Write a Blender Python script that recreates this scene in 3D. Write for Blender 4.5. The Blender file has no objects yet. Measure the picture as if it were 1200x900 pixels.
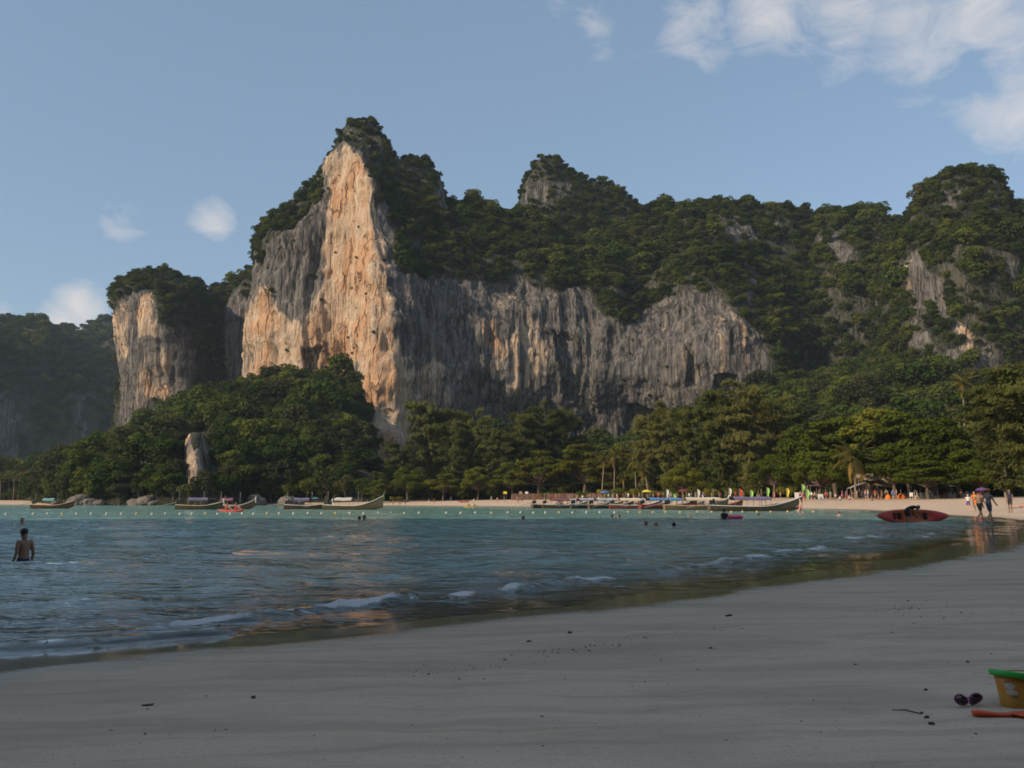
import bpy, bmesh, math, random
import numpy as np
from mathutils import Vector, Matrix, Quaternion

# ------------------------------------------------------------------ camera, sky, sun, exposure
scene = bpy.context.scene
COL = scene.collection
HCAM = 1.0
HORIZON = 588.5                      # photo row of the horizon (1200 x 900)
FOC = 1000.0                         # focal length in photo pixels
PITCH = math.atan((HORIZON - 450) / FOC)
cam_d = bpy.data.cameras.new('camera')
cam_d.sensor_width = 36.0
cam_d.lens = 36.0 * FOC / 1200.0
cam_d.clip_start = 0.05
cam_d.clip_end = 20000
cam = bpy.data.objects.new('camera', cam_d)
COL.objects.link(cam)
cam.location = (0, 0, HCAM)
cam.rotation_euler = (math.radians(90) + PITCH, 0, 0)
scene.camera = cam

SUN_AZ = math.radians(57)            # left of straight behind the camera
SUN_EL = math.radians(27)
SUN_TO = Vector((-math.sin(SUN_AZ) * math.cos(SUN_EL), -math.cos(SUN_AZ) * math.cos(SUN_EL), math.sin(SUN_EL)))
SKY_STRENGTH = 0.10
sun_d = bpy.data.lights.new('sun', 'SUN')
sun_d.energy = 3.5
sun_d.angle = math.radians(0.53)
sun_d.color = (1.0, 0.80, 0.58)
sun = bpy.data.objects.new('sun', sun_d)
COL.objects.link(sun)
sun.rotation_euler = (-SUN_TO).to_track_quat('-Z', 'Y').to_euler()
sun.location = (-200, -200, 300)

scene.view_settings.view_transform = 'Standard'
scene.view_settings.look = 'None'
scene.view_settings.gamma = 1.0
scene.view_settings.exposure = 0.48
scene.view_settings.use_curve_mapping = False
scene.render.engine = 'CYCLES'
scene.cycles.max_bounces = 6
scene.cycles.diffuse_bounces = 2
scene.cycles.glossy_bounces = 3
scene.cycles.transmission_bounces = 4
scene.cycles.transparent_max_bounces = 8
scene.cycles.volume_bounces = 0
scene.cycles.use_denoising = True
scene.cycles.denoiser = 'OPENIMAGEDENOISE'
scene.cycles.caustics_reflective = False
scene.cycles.caustics_refractive = False
scene.cycles.pixel_filter_type = 'BLACKMAN_HARRIS'
scene.cycles.filter_width = 1.7

CT, ST = math.cos(PITCH), math.sin(PITCH)
def px(u, v, d):
    """photo pixel -> world point at depth (world y) d"""
    a = (u - 600) / FOC; t = (450 - v) / FOC
    dy = CT - ST * t; dz = ST + CT * t
    return np.array([a / dy * d, d, HCAM + dz / dy * d])
def gp(u, v, z=0.0):
    """photo pixel -> point on the level z"""
    a = (u - 600) / FOC; t = (450 - v) / FOC
    dy = CT - ST * t; dz = ST + CT * t
    k = (z - HCAM) / dz
    return np.array([a * k, dy * k, z])
def proj(P):
    x, y, z = P[..., 0], P[..., 1], P[..., 2] - HCAM
    f = y * CT + z * ST; up = -y * ST + z * CT
    return 600 + FOC * x / f, 450 - FOC * up / f

# ------------------------------------------------------------------ node helpers
class NT:
    def __init__(self, tree):
        self.t = tree; self.n = tree.nodes; self.l = tree.links
    def node(self, typ, **kw):
        nd = self.n.new(typ)
        for k, v in kw.items():
            if k.startswith('_'): nd.inputs[k[1:]].default_value = v
            else: setattr(nd, k, v)
        return nd
    def link(self, a, b): self.l.new(a, b)
    def math(self, op, a, b=None, c=None, clamp=False):
        nd = self.n.new('ShaderNodeMath'); nd.operation = op; nd.use_clamp = clamp
        for i, s in enumerate((a, b, c)):
            if s is None: continue
            if isinstance(s, (int, float)): nd.inputs[i].default_value = s
            else: self.l.new(s, nd.inputs[i])
        return nd.outputs[0]
    def mapr(self, v, a, b, c=0.0, d=1.0, smooth=True):
        nd = self.n.new('ShaderNodeMapRange'); nd.clamp = True
        if smooth: nd.interpolation_type = 'SMOOTHSTEP'
        self.l.new(v, nd.inputs[0])
        for i, s in enumerate((a, b, c, d)): nd.inputs[i + 1].default_value = s
        return nd.outputs[0]
    def mix(self, f, a, b):
        nd = self.n.new('ShaderNodeMix'); nd.data_type = 'RGBA'
        for idx, s in ((0, f), (6, a), (7, b)):
            if isinstance(s, (int, float)): nd.inputs[idx].default_value = s
            elif isinstance(s, tuple): nd.inputs[idx].default_value = (*s[:3], 1)
            else: self.l.new(s, nd.inputs[idx])
        return nd.outputs[2]
    def noise(self, vec, scale, detail=4, rough=0.55, dist=0.0):
        nd = self.n.new('ShaderNodeTexNoise'); nd.noise_dimensions = '3D'
        nd.inputs['Scale'].default_value = scale; nd.inputs['Detail'].default_value = detail
        nd.inputs['Roughness'].default_value = rough; nd.inputs['Distortion'].default_value = dist
        if vec is not None: self.l.new(vec, nd.inputs['Vector'])
        return nd.outputs[0]
    def vscale(self, vec, s):
        nd = self.n.new('ShaderNodeMapping'); nd.inputs['Scale'].default_value = s
        self.l.new(vec, nd.inputs[0]); return nd.outputs[0]
    def attr(self, name):
        nd = self.n.new('ShaderNodeAttribute'); nd.attribute_name = name; return nd.outputs['Fac']
    def bump(self, h, strength, dist, normal=None):
        nd = self.n.new('ShaderNodeBump'); nd.inputs['Strength'].default_value = strength
        nd.inputs['Distance'].default_value = dist; self.l.new(h, nd.inputs['Height'])
        if normal is not None: self.l.new(normal, nd.inputs['Normal'])
        return nd.outputs[0]

def new_mat(name):
    m = bpy.data.materials.new(name); m.use_nodes = True
    m.node_tree.nodes.clear()
    t = NT(m.node_tree)
    out = t.node('ShaderNodeOutputMaterial')
    return m, t, out

_simple = {}
def mat(name, col, rough=0.6, var=0.15, scale=8.0, metal=0.0, spec=0.4):
    """plain painted / woven material with slight tone variation"""
    if name in _simple: return _simple[name]
    m, t, out = new_mat(name)
    tc = t.node('ShaderNodeTexCoord')
    n = t.noise(tc.outputs['Object'], scale, 3)
    c = t.mix(n, tuple(max(0, x * (1 - var)) for x in col), tuple(min(1, x * (1 + var)) for x in col))
    b = t.node('ShaderNodeBsdfPrincipled')
    b.inputs['Roughness'].default_value = rough; b.inputs['Metallic'].default_value = metal
    b.inputs['Specular IOR Level'].default_value = spec
    t.link(c, b.inputs['Base Color']); t.link(b.outputs[0], out.inputs[0])
    _simple[name] = m
    return m

# ------------------------------------------------------------------ world: sky with clouds
world = bpy.data.worlds.new('World'); scene.world = world; world.use_nodes = True
wt = NT(world.node_tree); wt.n.clear()
w_out = wt.node('ShaderNodeOutputWorld'); w_bg = wt.node('ShaderNodeBackground')
sky = wt.node('ShaderNodeTexSky'); sky.sky_type = 'NISHITA'; sky.sun_disc = False
sky.sun_elevation = SUN_EL; sky.sun_rotation = math.pi + SUN_AZ
sky.altitude = 0; sky.air_density = 1.0; sky.dust_density = 1.3; sky.ozone_density = 1.0
tc = wt.node('ShaderNodeTexCoord'); dirv = tc.outputs['Generated']
def pdir(u, v):
    p = px(u, v, 1.0) - np.array([0, 0, HCAM]); return p / np.linalg.norm(p)
# clouds: where the photograph has them, each a soft ball of sky broken up by noise
blobs = [(705, 30, .075, .70), (660, 6, .06, .5), (815, 25, .08, .85), (838, 62, .05, .70), (900, 10, .10, .9), (985, 15, .11, 1.0),
         (1075, 25, .12, 1.0), (1150, 10, .10, .95), (1190, 75, .085, .85), (1175, 130, .08, .95), (1240, 110, .15, 1.0),
         (1300, 20, .2, .9), (250, 262, .048, .88), (135, 262, .05, .62), (95, 360, .055, 1.5), (0, 364, .04, .85), (72, 376, .05, 1.4),
         (-120, 330, .09, .9), (-260, 200, .16, .8), (700, -120, .2, .7), (1100, -150, .25, .9), (1500, -60, .3, .8), (-500, -100, .4, .6)]
acc = None
for (u, v, r, wgt) in blobs:
    c = pdir(u, v)
    vm = wt.node('ShaderNodeVectorMath', operation='DISTANCE'); wt.link(dirv, vm.inputs[0]); vm.inputs[1].default_value = tuple(c)
    g = wt.mapr(vm.outputs['Value'], 0.0, r, wgt, 0.0)
    acc = g if acc is None else wt.math('MAXIMUM', acc, g)
sep = wt.node('ShaderNodeSeparateXYZ'); wt.link(dirv, sep.inputs[0])
behind = wt.mapr(sep.outputs['Y'], -0.15, 0.1, 0.55, 0.0)
acc = wt.math('MAXIMUM', acc, behind)
n1 = wt.noise(wt.vscale(dirv, (1, 1, 2.0)), 14.0, 10, 0.61, 0.6)
n2 = wt.noise(wt.vscale(dirv, (1, 1, 1.5)), 5.0, 4, 0.5, 0.4)
nn = wt.math('ADD', wt.math('MULTIPLY', n1, 1.15), wt.math('MULTIPLY', n2, 0.55))
dens = wt.math('ADD', wt.math('MULTIPLY', acc, 0.74), wt.math('SUBTRACT', nn, 1.20))
dens = wt.mapr(dens, 0.0, 0.62, 0.0, 0.80, False)
skyc = wt.mix(0.40, sky.outputs[0], (2.28, 3.38, 4.60))      # thin even veil of bright haze high in the air
cloudc = (5.9, 5.5, 5.3)
fin = wt.mix(dens, skyc, cloudc)
wt.link(fin, w_bg.inputs[0]); w_bg.inputs[1].default_value = SKY_STRENGTH
wt.link(w_bg.outputs[0], w_out.inputs[0])

# ------------------------------------------------------------------ numpy noise and mesh helpers
def _mixh(h):
    h ^= h >> np.uint32(15); h *= np.uint32(2246822519); h ^= h >> np.uint32(13); h *= np.uint32(3266489917); h ^= h >> np.uint32(16)
    return (h >> np.uint32(8)).astype(np.float32) * np.float32(2.0 / 16777215.0) - np.float32(1.0)
def vnoise(P, seed=0):
    """smooth value noise, -1..1"""
    P = np.asarray(P, dtype=np.float64); fl = np.floor(P); f = (P - fl).astype(np.float32); i = fl.astype(np.int64)
    w = f * f * f * (f * (f * 6 - 15) + 10)
    X0 = (i[..., 0] * 374761393 + seed * 974634541).astype(np.uint32); Y0 = (i[..., 1] * 668265263).astype(np.uint32); Z0 = (i[..., 2] * 1440662683).astype(np.uint32)
    X1 = X0 + np.uint32(374761393); Y1 = Y0 + np.uint32(668265263); Z1 = Z0 + np.uint32(1440662683)
    def lx(yy, zz):
        q = yy + zz; a = _mixh(X0 + q); return a + (_mixh(X1 + q) - a) * w[..., 0]
    a0 = lx(Y0, Z0); a0 = a0 + (lx(Y1, Z0) - a0) * w[..., 1]
    a1 = lx(Y0, Z1); a1 = a1 + (lx(Y1, Z1) - a1) * w[..., 1]
    return a0 + (a1 - a0) * w[..., 2]
def fbm(P, oct=4, seed=0, gain=0.5):
    r = 0; a = 1.0; s = 0
    for k in range(oct):
        r = r + a * vnoise(P * (2.03 ** k) + 17.3 * k, seed + k); s += a; a *= gain
    return r / s
def sstep(a, b, x):
    t = np.clip((x - a) / (b - a), 0, 1); return t * t * (3 - 2 * t)

def link(o, parent=None):
    COL.objects.link(o)
    if parent is not None: o.parent = parent
    return o
def mesh_np(name, V, F, mats=(), smooth=True, mi=None, attrs=None):
    V = np.asarray(V, dtype=np.float32).reshape(-1, 3); F = np.asarray(F, dtype=np.int32)
    k = F.shape[1]
    me = bpy.data.meshes.new(name)
    me.vertices.add(len(V)); me.vertices.foreach_set('co', V.ravel())
    me.loops.add(F.size); me.loops.foreach_set('vertex_index', F.ravel())
    me.polygons.add(len(F)); me.polygons.foreach_set('loop_start', np.arange(0, F.size, k, dtype=np.int32))
    me.update(calc_edges=True)
    me.polygons.foreach_set('use_smooth', np.full(len(F), smooth, dtype=bool))
    if mi is not None: me.polygons.foreach_set('material_index', np.asarray(mi, dtype=np.int32))
    for m in mats: me.materials.append(m)
    for an, av in (attrs or {}).items():
        a = me.attributes.new(an, 'FLOAT', 'POINT'); a.data.foreach_set('value', np.asarray(av, dtype=np.float32).ravel())
    me.update()
    return me
def grid_faces(nr, nc):
    idx = np.arange(nr * nc).reshape(nr, nc)
    return np.stack([idx[:-1, :-1], idx[:-1, 1:], idx[1:, 1:], idx[1:, :-1]], -1).reshape(-1, 4)
def tag(o, label=None, cat=None, group=None, kind=None):
    if label: o['label'] = label
    if cat: o['category'] = cat
    if group: o['group'] = group
    if kind: o['kind'] = kind
    return o
def obj(name, me, parent=None, loc=None, rotz=None):
    o = bpy.data.objects.new(name, me)
    if loc is not None: o.location = loc
    if rotz is not None: o.rotation_euler = (0, 0, rotz)
    return link(o, parent)
def thing(name, label, cat, loc=(0, 0, 0), rotz=0.0, group=None):
    o = bpy.data.objects.new(name, None); o.empty_display_size = 0.2
    o.location = loc; o.rotation_euler = (0, 0, rotz); link(o)
    return tag(o, label, cat, group)
def copy_tree(o, parent=None):
    c = o.copy(); link(c)
    if parent is not None:
        c.parent = parent
    for ch in list(o.children): copy_tree(ch, c)
    return c

# ------------------------------------------------------------------ shoreline and ground
SHORE_PX = [(0, 770), (200, 751), (380, 736), (500, 722), (646, 709), (780, 692), (908, 675), (1000, 660), (1080, 645), (1150, 630), (1185, 619), (1196, 613)]
shore = [(-120, -75), (-40, -26), (-14, -6.5)] + [tuple(gp(u, v)[:2]) for u, v in SHORE_PX]
shore += [(31, 56), (33, 68), (36, 80), (42, 96), (47, 114), (46, 130), (38, 142), (24, 158), (10, 182), (-6, 222), (-40, 268), (-66, 281), (-90, 289),
          (-112, 287), (-140, 287), (-156, 304), (-180, 330), (-215, 362), (-300, 380), (-420, 370), (-700, 420), (-1500, 700), (-4000, 1500)]
SH = np.array(shore)
POLY = np.vstack([SH, [[-4000, -3000], [-900, -3000]]])
def shore_dist(x, y):
    """signed distance: + on land"""
    P = np.stack([x, y], -1); best = np.full(x.shape, 1e9)
    for a, b in zip(SH[:-1], SH[1:]):
        ab = b - a; t = np.clip(((P - a) @ ab) / (ab @ ab), 0, 1)
        dd = np.hypot(P[..., 0] - a[0] - t * ab[0], P[..., 1] - a[1] - t * ab[1])
        best = np.minimum(best, dd)
    inside = np.zeros(x.shape, bool)
    n = len(POLY)
    for i in range(n):
        a = POLY[i]; b = POLY[(i + 1) % n]
        cond = (a[1] > y) != (b[1] > y)
        xi = (b[0] - a[0]) * (y - a[1]) / (b[1] - a[1] + 1e-12) + a[0]
        inside ^= cond & (x < xi)
    return np.where(inside, -best, best)
def ground_z(x, y, detail=True):
    s = shore_dist(x, y)
    P = np.stack([x, y, np.zeros_like(x)], -1)
    s = s + 0.10 * vnoise(P * 0.7, 3) + 0.05 * vnoise(P * 1.9, 4)
    k = 0.035 - 0.016 * sstep(0, 10, x) * (1 - sstep(30, 45, y)) + 0.015 * sstep(45, 60, y) + 0.05 * sstep(85, 125, y)
    zl = 2.2 * (1 - np.exp(-k * np.maximum(s, 0) / 2.2))
    zs = -np.minimum(3.0, 0.055 * np.maximum(-s, 0))
    z = np.where(s > 0, zl, zs)
    if detail:
        near = np.exp(-np.maximum(y, 0) / 30.0)
        dry = sstep(0.02, 0.07, z)
        # low, long ridges left by the last tide, running with the shore, and smaller scuffs
        q = np.stack([x * 0.55 - y * 0.45, x * 0.7 + y * 1.9, np.zeros_like(x)], -1)
        z = z + dry * near * (0.030 * fbm(q * 0.9, 3, 7) + 0.012 * fbm(P * 3.1, 3, 9) - 0.012 * sstep(.42, .62, vnoise(P * 2.7, 15))) + dry * 0.05 * fbm(P * 0.08, 3, 11) * sstep(30, 60, y)
    return z
def gz1(x, y): return float(ground_z(np.array([float(x)]), np.array([float(y)]))[0])
def axis(lo, hi, c, step, grow, gneg=None):
    out = [c]; s = step; gneg = gneg or grow
    while out[-1] < hi: out.append(out[-1] + s + grow * (out[-1] - c))
    neg = [c]
    while neg[-1] > lo: neg.append(neg[-1] - s - gneg * (c - neg[-1]))
    return np.array(neg[:0:-1] + out)

m_sand, t, out = new_mat('sand')
geo = t.node('ShaderNodeNewGeometry'); P = geo.outputs['Position']
zattr = t.attr('height')
wob = t.math('MULTIPLY', t.math('SUBTRACT', t.noise(P, 1.0, 4), 0.5), 0.018)
zz = t.math('ADD', zattr, wob)
wet = t.mapr(zz, 0.022, 0.040, 1.0, 0.0)
damp = t.mapr(zz, 0.03, 0.16, 1.0, 0.0)
nA = t.noise(t.vscale(P, (0.5, 1.5, 1)), 1.1, 5, 0.6); nB = t.noise(P, 90.0, 3, 0.6)
nC = t.noise(t.vscale(P, (0.8, 2.6, 1)), 0.55, 4, 0.6, 0.6)
base = t.mix(nA, (0.55, 0.41, 0.295), (0.66, 0.505, 0.375))
mp = t.node('ShaderNodeMapping'); mp.inputs['Rotation'].default_value = (0, 0, math.radians(-33)); mp.inputs['Scale'].default_value = (0.30, 2.6, 1); t.link(P, mp.inputs[0])
nS = t.noise(mp.outputs[0], 1.6, 5, 0.62, 0.5)
base = t.mix(t.mapr(nS, .47, .62, 0, 0.46), base, (0.36, 0.27, 0.195))
base = t.mix(t.mapr(nC, .46, .66, 0, 0.5), base, (0.38, 0.30, 0.21))
nD = t.noise(t.vscale(P, (1, 2.2, 1)), 4.5, 5, 0.7)
base = t.mix(t.mapr(nD, .56, .70, 0, 0.35), base, (0.32, 0.255, 0.18))
nE = t.noise(P, 26.0, 2, 0.5)
base = t.mix(t.mapr(nE, .72, .78, 0, 0.5), base, (0.10, 0.085, 0.07))
base = t.mix(t.mapr(nB, .50, .70, 0, 0.50), base, (0.33, 0.26, 0.185))
base = t.mix(t.math('MULTIPLY', damp, 0.30), base, (0.30, 0.24, 0.17))
base = t.mix(wet, base, (0.19, 0.155, 0.11))
b = t.node('ShaderNodeBsdfPrincipled')
t.link(base, b.inputs['Base Color'])
wr = t.mapr(t.noise(t.vscale(P, (.6, 1.6, 1)), 1.7, 4, .6), .35, .65, .03, .13)
t.link(t.math('ADD', t.math('MULTIPLY', t.math('SUBTRACT', 1.0, wet), 0.76), wr), b.inputs['Roughness'])
b.inputs['IOR'].default_value = 1.36
t.link(t.mapr(wet, 0, 1, 0.25, 0.9, False), b.inputs['Specular IOR Level'])
hb = t.math('ADD', t.math('MULTIPLY', nS, 0.9), t.math('ADD', t.math('MULTIPLY', t.noise(P, 14.0, 6, 0.65), 0.8), t.math('MULTIPLY', nB, 0.25)))
bump = t.node('ShaderNodeBump'); t.link(hb, bump.inputs['Height']); bump.inputs['Distance'].default_value = 0.03
t.link(t.mapr(wet, 0.0, 1.0, 0.55, 0.012, False), bump.inputs['Strength'])
t.link(bump.outputs[0], b.inputs['Normal'])
t.link(b.outputs[0], out.inputs[0])

gx = axis(-6000, 6000, 1.0, 0.05, 0.018); gy = axis(-3000, 9000, 5.5, 0.035, 0.018, 0.05)
gx = np.clip(gx, -2600, 2200); gy = np.clip(gy, -900, 3000)
gx = np.unique(gx); gy = np.unique(gy)
X, Y = np.meshgrid(gx, gy)
Z = ground_z(X, Y)
me = mesh_np('ground', np.stack([X, Y, Z], -1), grid_faces(len(gy), len(gx)), [m_sand], True, attrs={'height': Z})
tag(obj('sand_ground', me), kind='structure')

# ------------------------------------------------------------------ water
def poly_dist(x, y, pts):
    P = np.stack([x, y], -1); best = np.full(x.shape, 1e9); tt = np.zeros(x.shape)
    L = np.concatenate([[0], np.cumsum([np.linalg.norm(np.subtract(b, a)) for a, b in zip(pts[:-1], pts[1:])])])
    for i, (a, b) in enumerate(zip(pts[:-1], pts[1:])):
        a = np.array(a); ab = np.array(b) - a; t_ = np.clip(((P - a) @ ab) / (ab @ ab), 0, 1)
        dx = P[..., 0] - a[0] - t_ * ab[0]; dy = P[..., 1] - a[1] - t_ * ab[1]
        dd = np.hypot(dx, dy)
        sgn = np.sign(ab[0] * dy - ab[1] * dx)
        upd = dd < np.abs(best)
        best = np.where(upd, dd * np.where(sgn == 0, 1, sgn), best); tt = np.where(upd, (L[i] + t_ * (L[i + 1] - L[i])) / L[-1], tt)
    return best, tt
FOAM = [([(150, 737), (205, 732), (260, 728), (330, 722), (400, 714), (455, 706), (500, 698)], 0.13, 1.05),
        ([(500, 706), (560, 697), (610, 689), (650, 683), (735, 675)], 0.12, 1.0),
        ([(735, 674), (800, 667), (850, 658), (905, 652), (965, 640)], 0.24, 1.05),
        ([(985, 634), (1008, 630), (1034, 627)], 0.40, .9),
        ([(1050, 634), (1090, 627), (1118, 623)], 0.35, .8),
        ([(-40, 762), (90, 757), (200, 747), (290, 741)], 0.07, .25),
        ([(0, 706), (120, 704), (230, 700)], 0.2, 0.0), ([(560, 660), (640, 655), (720, 651)], 0.25, 0.12)]
wx = axis(-5000, 1200, 1.0, 0.05, 0.0105); wy = axis(-1500, 2500, 7.0, 0.03, 0.0105, 0.06)
wx = np.unique(np.clip(wx[wx < 140], -2550, 140)); wy = np.unique(np.clip(wy, -850, 2500))
X, Y = np.meshgrid(wx, wy)
gzv = ground_z(X, Y, False); depth = -gzv
sd = sstep(0.0, 0.10, depth)
Pw = np.stack([X, Y, np.zeros_like(X)], -1)
rngw = np.random.default_rng(5)
h = np.zeros_like(X)
NF = [vnoise(Pw * k_, 40 + i_) for i_, k_ in enumerate((1.1, .45, .18, .07))]
for i in range(22):                                  # a spread of short swells coming in to the beach
    lam = 0.35 * (1.22 ** i) if i < 14 else 3.5 + 0.6 * (i - 14)
    ang = math.radians(-62 + rngw.normal(0, 32)); kk = 2 * math.pi / lam
    amp = 0.0085 * min(lam, 3.2) * 0.62
    ph = kk * (X * math.cos(ang) + Y * math.sin(ang)) + rngw.uniform(0, 6.28)
    res = sstep(0.05, 0.6, lam / (0.0105 * np.maximum(np.abs(Y - 7), 3) * 5 + 0.2))
    ni = min(3, int(lam / 1.6)); nj = min(3, ni + 1)
    h += amp * res * np.sin(ph + 1.6 * NF[ni] * (1 if i % 2 else -1)) * (0.6 + 0.7 * NF[nj] * (1 if i % 3 else -1))
h *= 1.25 * (0.10 + 0.90 * sstep(0.0, 0.09, depth)) * (1 - 0.8 * sstep(60, 140, Y))
foam = np.zeros_like(X)
for pts, wd, amt in FOAM:
    wp = [tuple(gp(u, v)[:2]) for u, v in pts]
    dd, tt = poly_dist(X, Y, wp)
    end = sstep(0, .12, tt) * (1 - sstep(.88, 1, tt))
    dn = dd + wd * 0.9 * fbm(Pw * np.array([1.2, 1.2, 1]) / wd * 0.35, 3, 21)
    prof = np.exp(-(dn / wd) ** 2) * end
    h += 0.055 * prof * (1.0 if amt > 0.2 else 0.8)
    foam = np.maximum(foam, amt * np.exp(-((dn + wd * .35) / (wd * 0.8)) ** 2) * end * (0.75 + 0.5 * vnoise(Pw * 2.3, 31)))
h += 0.004 + foam * 0.05 * fbm(Pw * 5.0, 3, 71) * np.exp(-Y / 40)
edge = np.exp(-((depth - 0.012) / 0.008) ** 2) * (Y < 60)
foam = np.maximum(foam, 0.22 * edge * sstep(-.1, .5, fbm(Pw * 0.9, 3, 55)))
m_water, t, out = new_mat('sea_water')
geo = t.node('ShaderNodeNewGeometry'); P = geo.outputs['Position']
dep = t.attr('depth'); fo = t.attr('foam')
clear = t.mapr(dep, 0.0, 0.20, 0.0, 1.0, False)
body = t.mix(t.mapr(dep, 0.2, 1.6, 0, 1), (0.27, 0.29, 0.255), (0.16, 0.31, 0.27))
body = t.mix(t.mapr(t.noise(P, 0.06, 3), .35, .65), body, (0.14, 0.275, 0.245))
hN = t.math('ADD', t.math('MULTIPLY', t.noise(t.vscale(P, (.65, 1.5, 1)), 1.7, 2, 0.5, 0.5), 1.0), t.math('MULTIPLY', t.noise(t.vscale(P, (.7, 1.6, 1)), 5.5, 2, 0.5, 0.3), 0.22))
shal = t.mapr(dep, 0.0, 0.08, 0.16, 1.0)
bn = t.node('ShaderNodeBump'); bn.inputs['Distance'].default_value = 0.13; t.link(hN, bn.inputs['Height']); t.link(shal, bn.inputs['Strength'])
dif = t.node('ShaderNodeBsdfDiffuse'); t.link(body, dif.inputs[0])
tr = t.node('ShaderNodeBsdfTransparent'); tr.inputs[0].default_value = (0.93, 0.97, 0.96, 1)
m1 = t.node('ShaderNodeMixShader'); t.link(clear, m1.inputs[0]); t.link(tr.outputs[0], m1.inputs[1]); t.link(dif.outputs[0], m1.inputs[2])
gl = t.node('ShaderNodeBsdfGlossy'); gl.inputs['Roughness'].default_value = 0.045; gl.inputs[0].default_value = (1, 1, 1, 1); t.link(bn.outputs[0], gl.inputs['Normal'])
fr = t.node('ShaderNodeFresnel'); fr.inputs[0].default_value = 1.33; t.link(bn.outputs[0], fr.inputs['Normal'])
m2 = t.node('ShaderNodeMixShader'); t.link(fr.outputs[0], m2.inputs[0]); t.link(m1.outputs[0], m2.inputs[1]); t.link(gl.outputs[0], m2.inputs[2])
fd = t.node('ShaderNodeBsdfDiffuse'); fd.inputs[0].default_value = (0.78, 0.78, 0.78, 1)
fnz = t.noise(t.vscale(P, (1, 1.3, 1)), 24.0, 6, 0.75, 0.6)
fnw = t.noise(t.vscale(P, (1, 1.6, 1)), 3.1, 4, 0.6, 0.8)
ff = t.math('ADD', t.math('MULTIPLY', fo, 1.16), t.math('SUBTRACT', t.math('ADD', t.math('MULTIPLY', fnz, 0.95), t.math('MULTIPLY', fnw, 0.75)), 1.44))
ff = t.mapr(ff, 0.0, 0.50, 0.0, 0.9)
fbp = t.bump(fnz, 0.8, 0.05); t.link(fbp, fd.inputs['Normal'])
m3 = t.node('ShaderNodeMixShader'); t.link(ff, m3.inputs[0]); t.link(m2.outputs[0], m3.inputs[1]); t.link(fd.outputs[0], m3.inputs[2])
t.link(m3.outputs[0], out.inputs[0])
F = grid_faces(len(wy), len(wx))
keep = (depth.ravel()[F] > -0.10).any(1)             # no sheet under dry land
me = mesh_np('water', np.stack([X, Y, h], -1), F[keep], [m_water], True, attrs={'depth': depth, 'foam': foam})
bm = bmesh.new(); bm.from_mesh(me); bmesh.ops.delete(bm, geom=[v for v in bm.verts if not v.link_faces], context='VERTS'); bm.to_mesh(me); bm.free()
tag(obj('sea_water', me), kind='structure')

# ------------------------------------------------------------------ foliage and rock materials
def leaf_mat(name, c_dark, c_mid, c_light, scale=0.16, transl=0.25, dead=None):
    m, t, out = new_mat(name)
    oi = t.node('ShaderNodeObjectInfo'); tcn = t.node('ShaderNodeTexCoord'); geo = t.node('ShaderNodeNewGeometry')
    n = t.noise(geo.outputs['Position'], scale, 3, 0.6)
    n2 = t.noise(tcn.outputs['Object'], 2.2, 2, 0.5)
    f = t.math('ADD', t.math('MULTIPLY', oi.outputs['Random'], 0.55), t.math('MULTIPLY', n, 0.45))
    c = t.mix(t.mapr(f, 0.18, 0.52), c_dark, c_mid)
    c = t.mix(t.mapr(f, 0.50, 0.86), c, c_light)
    c = t.mix(t.mapr(n2, 0.52, 0.72, 0, 0.5), c, c_light)
    if dead: c = t.mix(t.mapr(t.noise(tcn.outputs['Object'], 0.9, 3, .6), .52, .72, 0, .5), c, dead)
    d = t.node('ShaderNodeBsdfDiffuse'); t.link(c, d.inputs[0])
    tl = t.node('ShaderNodeBsdfTranslucent'); t.link(c, tl.inputs[0])
    mx = t.node('ShaderNodeMixShader'); mx.inputs[0].default_value = transl
    t.link(d.outputs[0], mx.inputs[1]); t.link(tl.outputs[0], mx.inputs[2]); t.link(mx.outputs[0], out.inputs[0])
    return m
m_jungle = leaf_mat('jungle_leaves', (0.028, 0.048, 0.012), (0.058, 0.088, 0.018), (0.145, 0.160, 0.030), 0.05)
m_scrub = leaf_mat('scrub_leaves', (0.026, 0.035, 0.015), (0.050, 0.060, 0.022), (0.105, 0.105, 0.038), 0.05)
m_casu = leaf_mat('casuarina_needles', (0.080, 0.098, 0.028), (0.130, 0.145, 0.042), (0.200, 0.192, 0.062), 0.12, 0.45, dead=(0.18, 0.14, 0.065))
m_broad = leaf_mat('broad_leaves', (0.050, 0.075, 0.012), (0.100, 0.128, 0.020), (0.190, 0.195, 0.032), 0.20, 0.4)
m_yell = leaf_mat('yellow_green_leaves', (0.085, 0.095, 0.015), (0.165, 0.160, 0.024), (0.270, 0.230, 0.04), 0.20, 0.35)
m_palm = leaf_mat('palm_leaves', (0.055, 0.065, 0.020), (0.110, 0.110, 0.032), (0.200, 0.170, 0.050), 0.3, 0.3)
m_palmdead = leaf_mat('dry_palm_leaves', (0.22, 0.15, 0.05), (0.32, 0.22, 0.06), (0.38, 0.28, 0.09), 0.3, 0.3)
m_bark = mat('bark', (0.20, 0.165, 0.13), 0.9, 0.4, 3.0)
m_barkd = mat('dark_bark', (0.10, 0.08, 0.06), 0.9, 0.4, 3.0)

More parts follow.
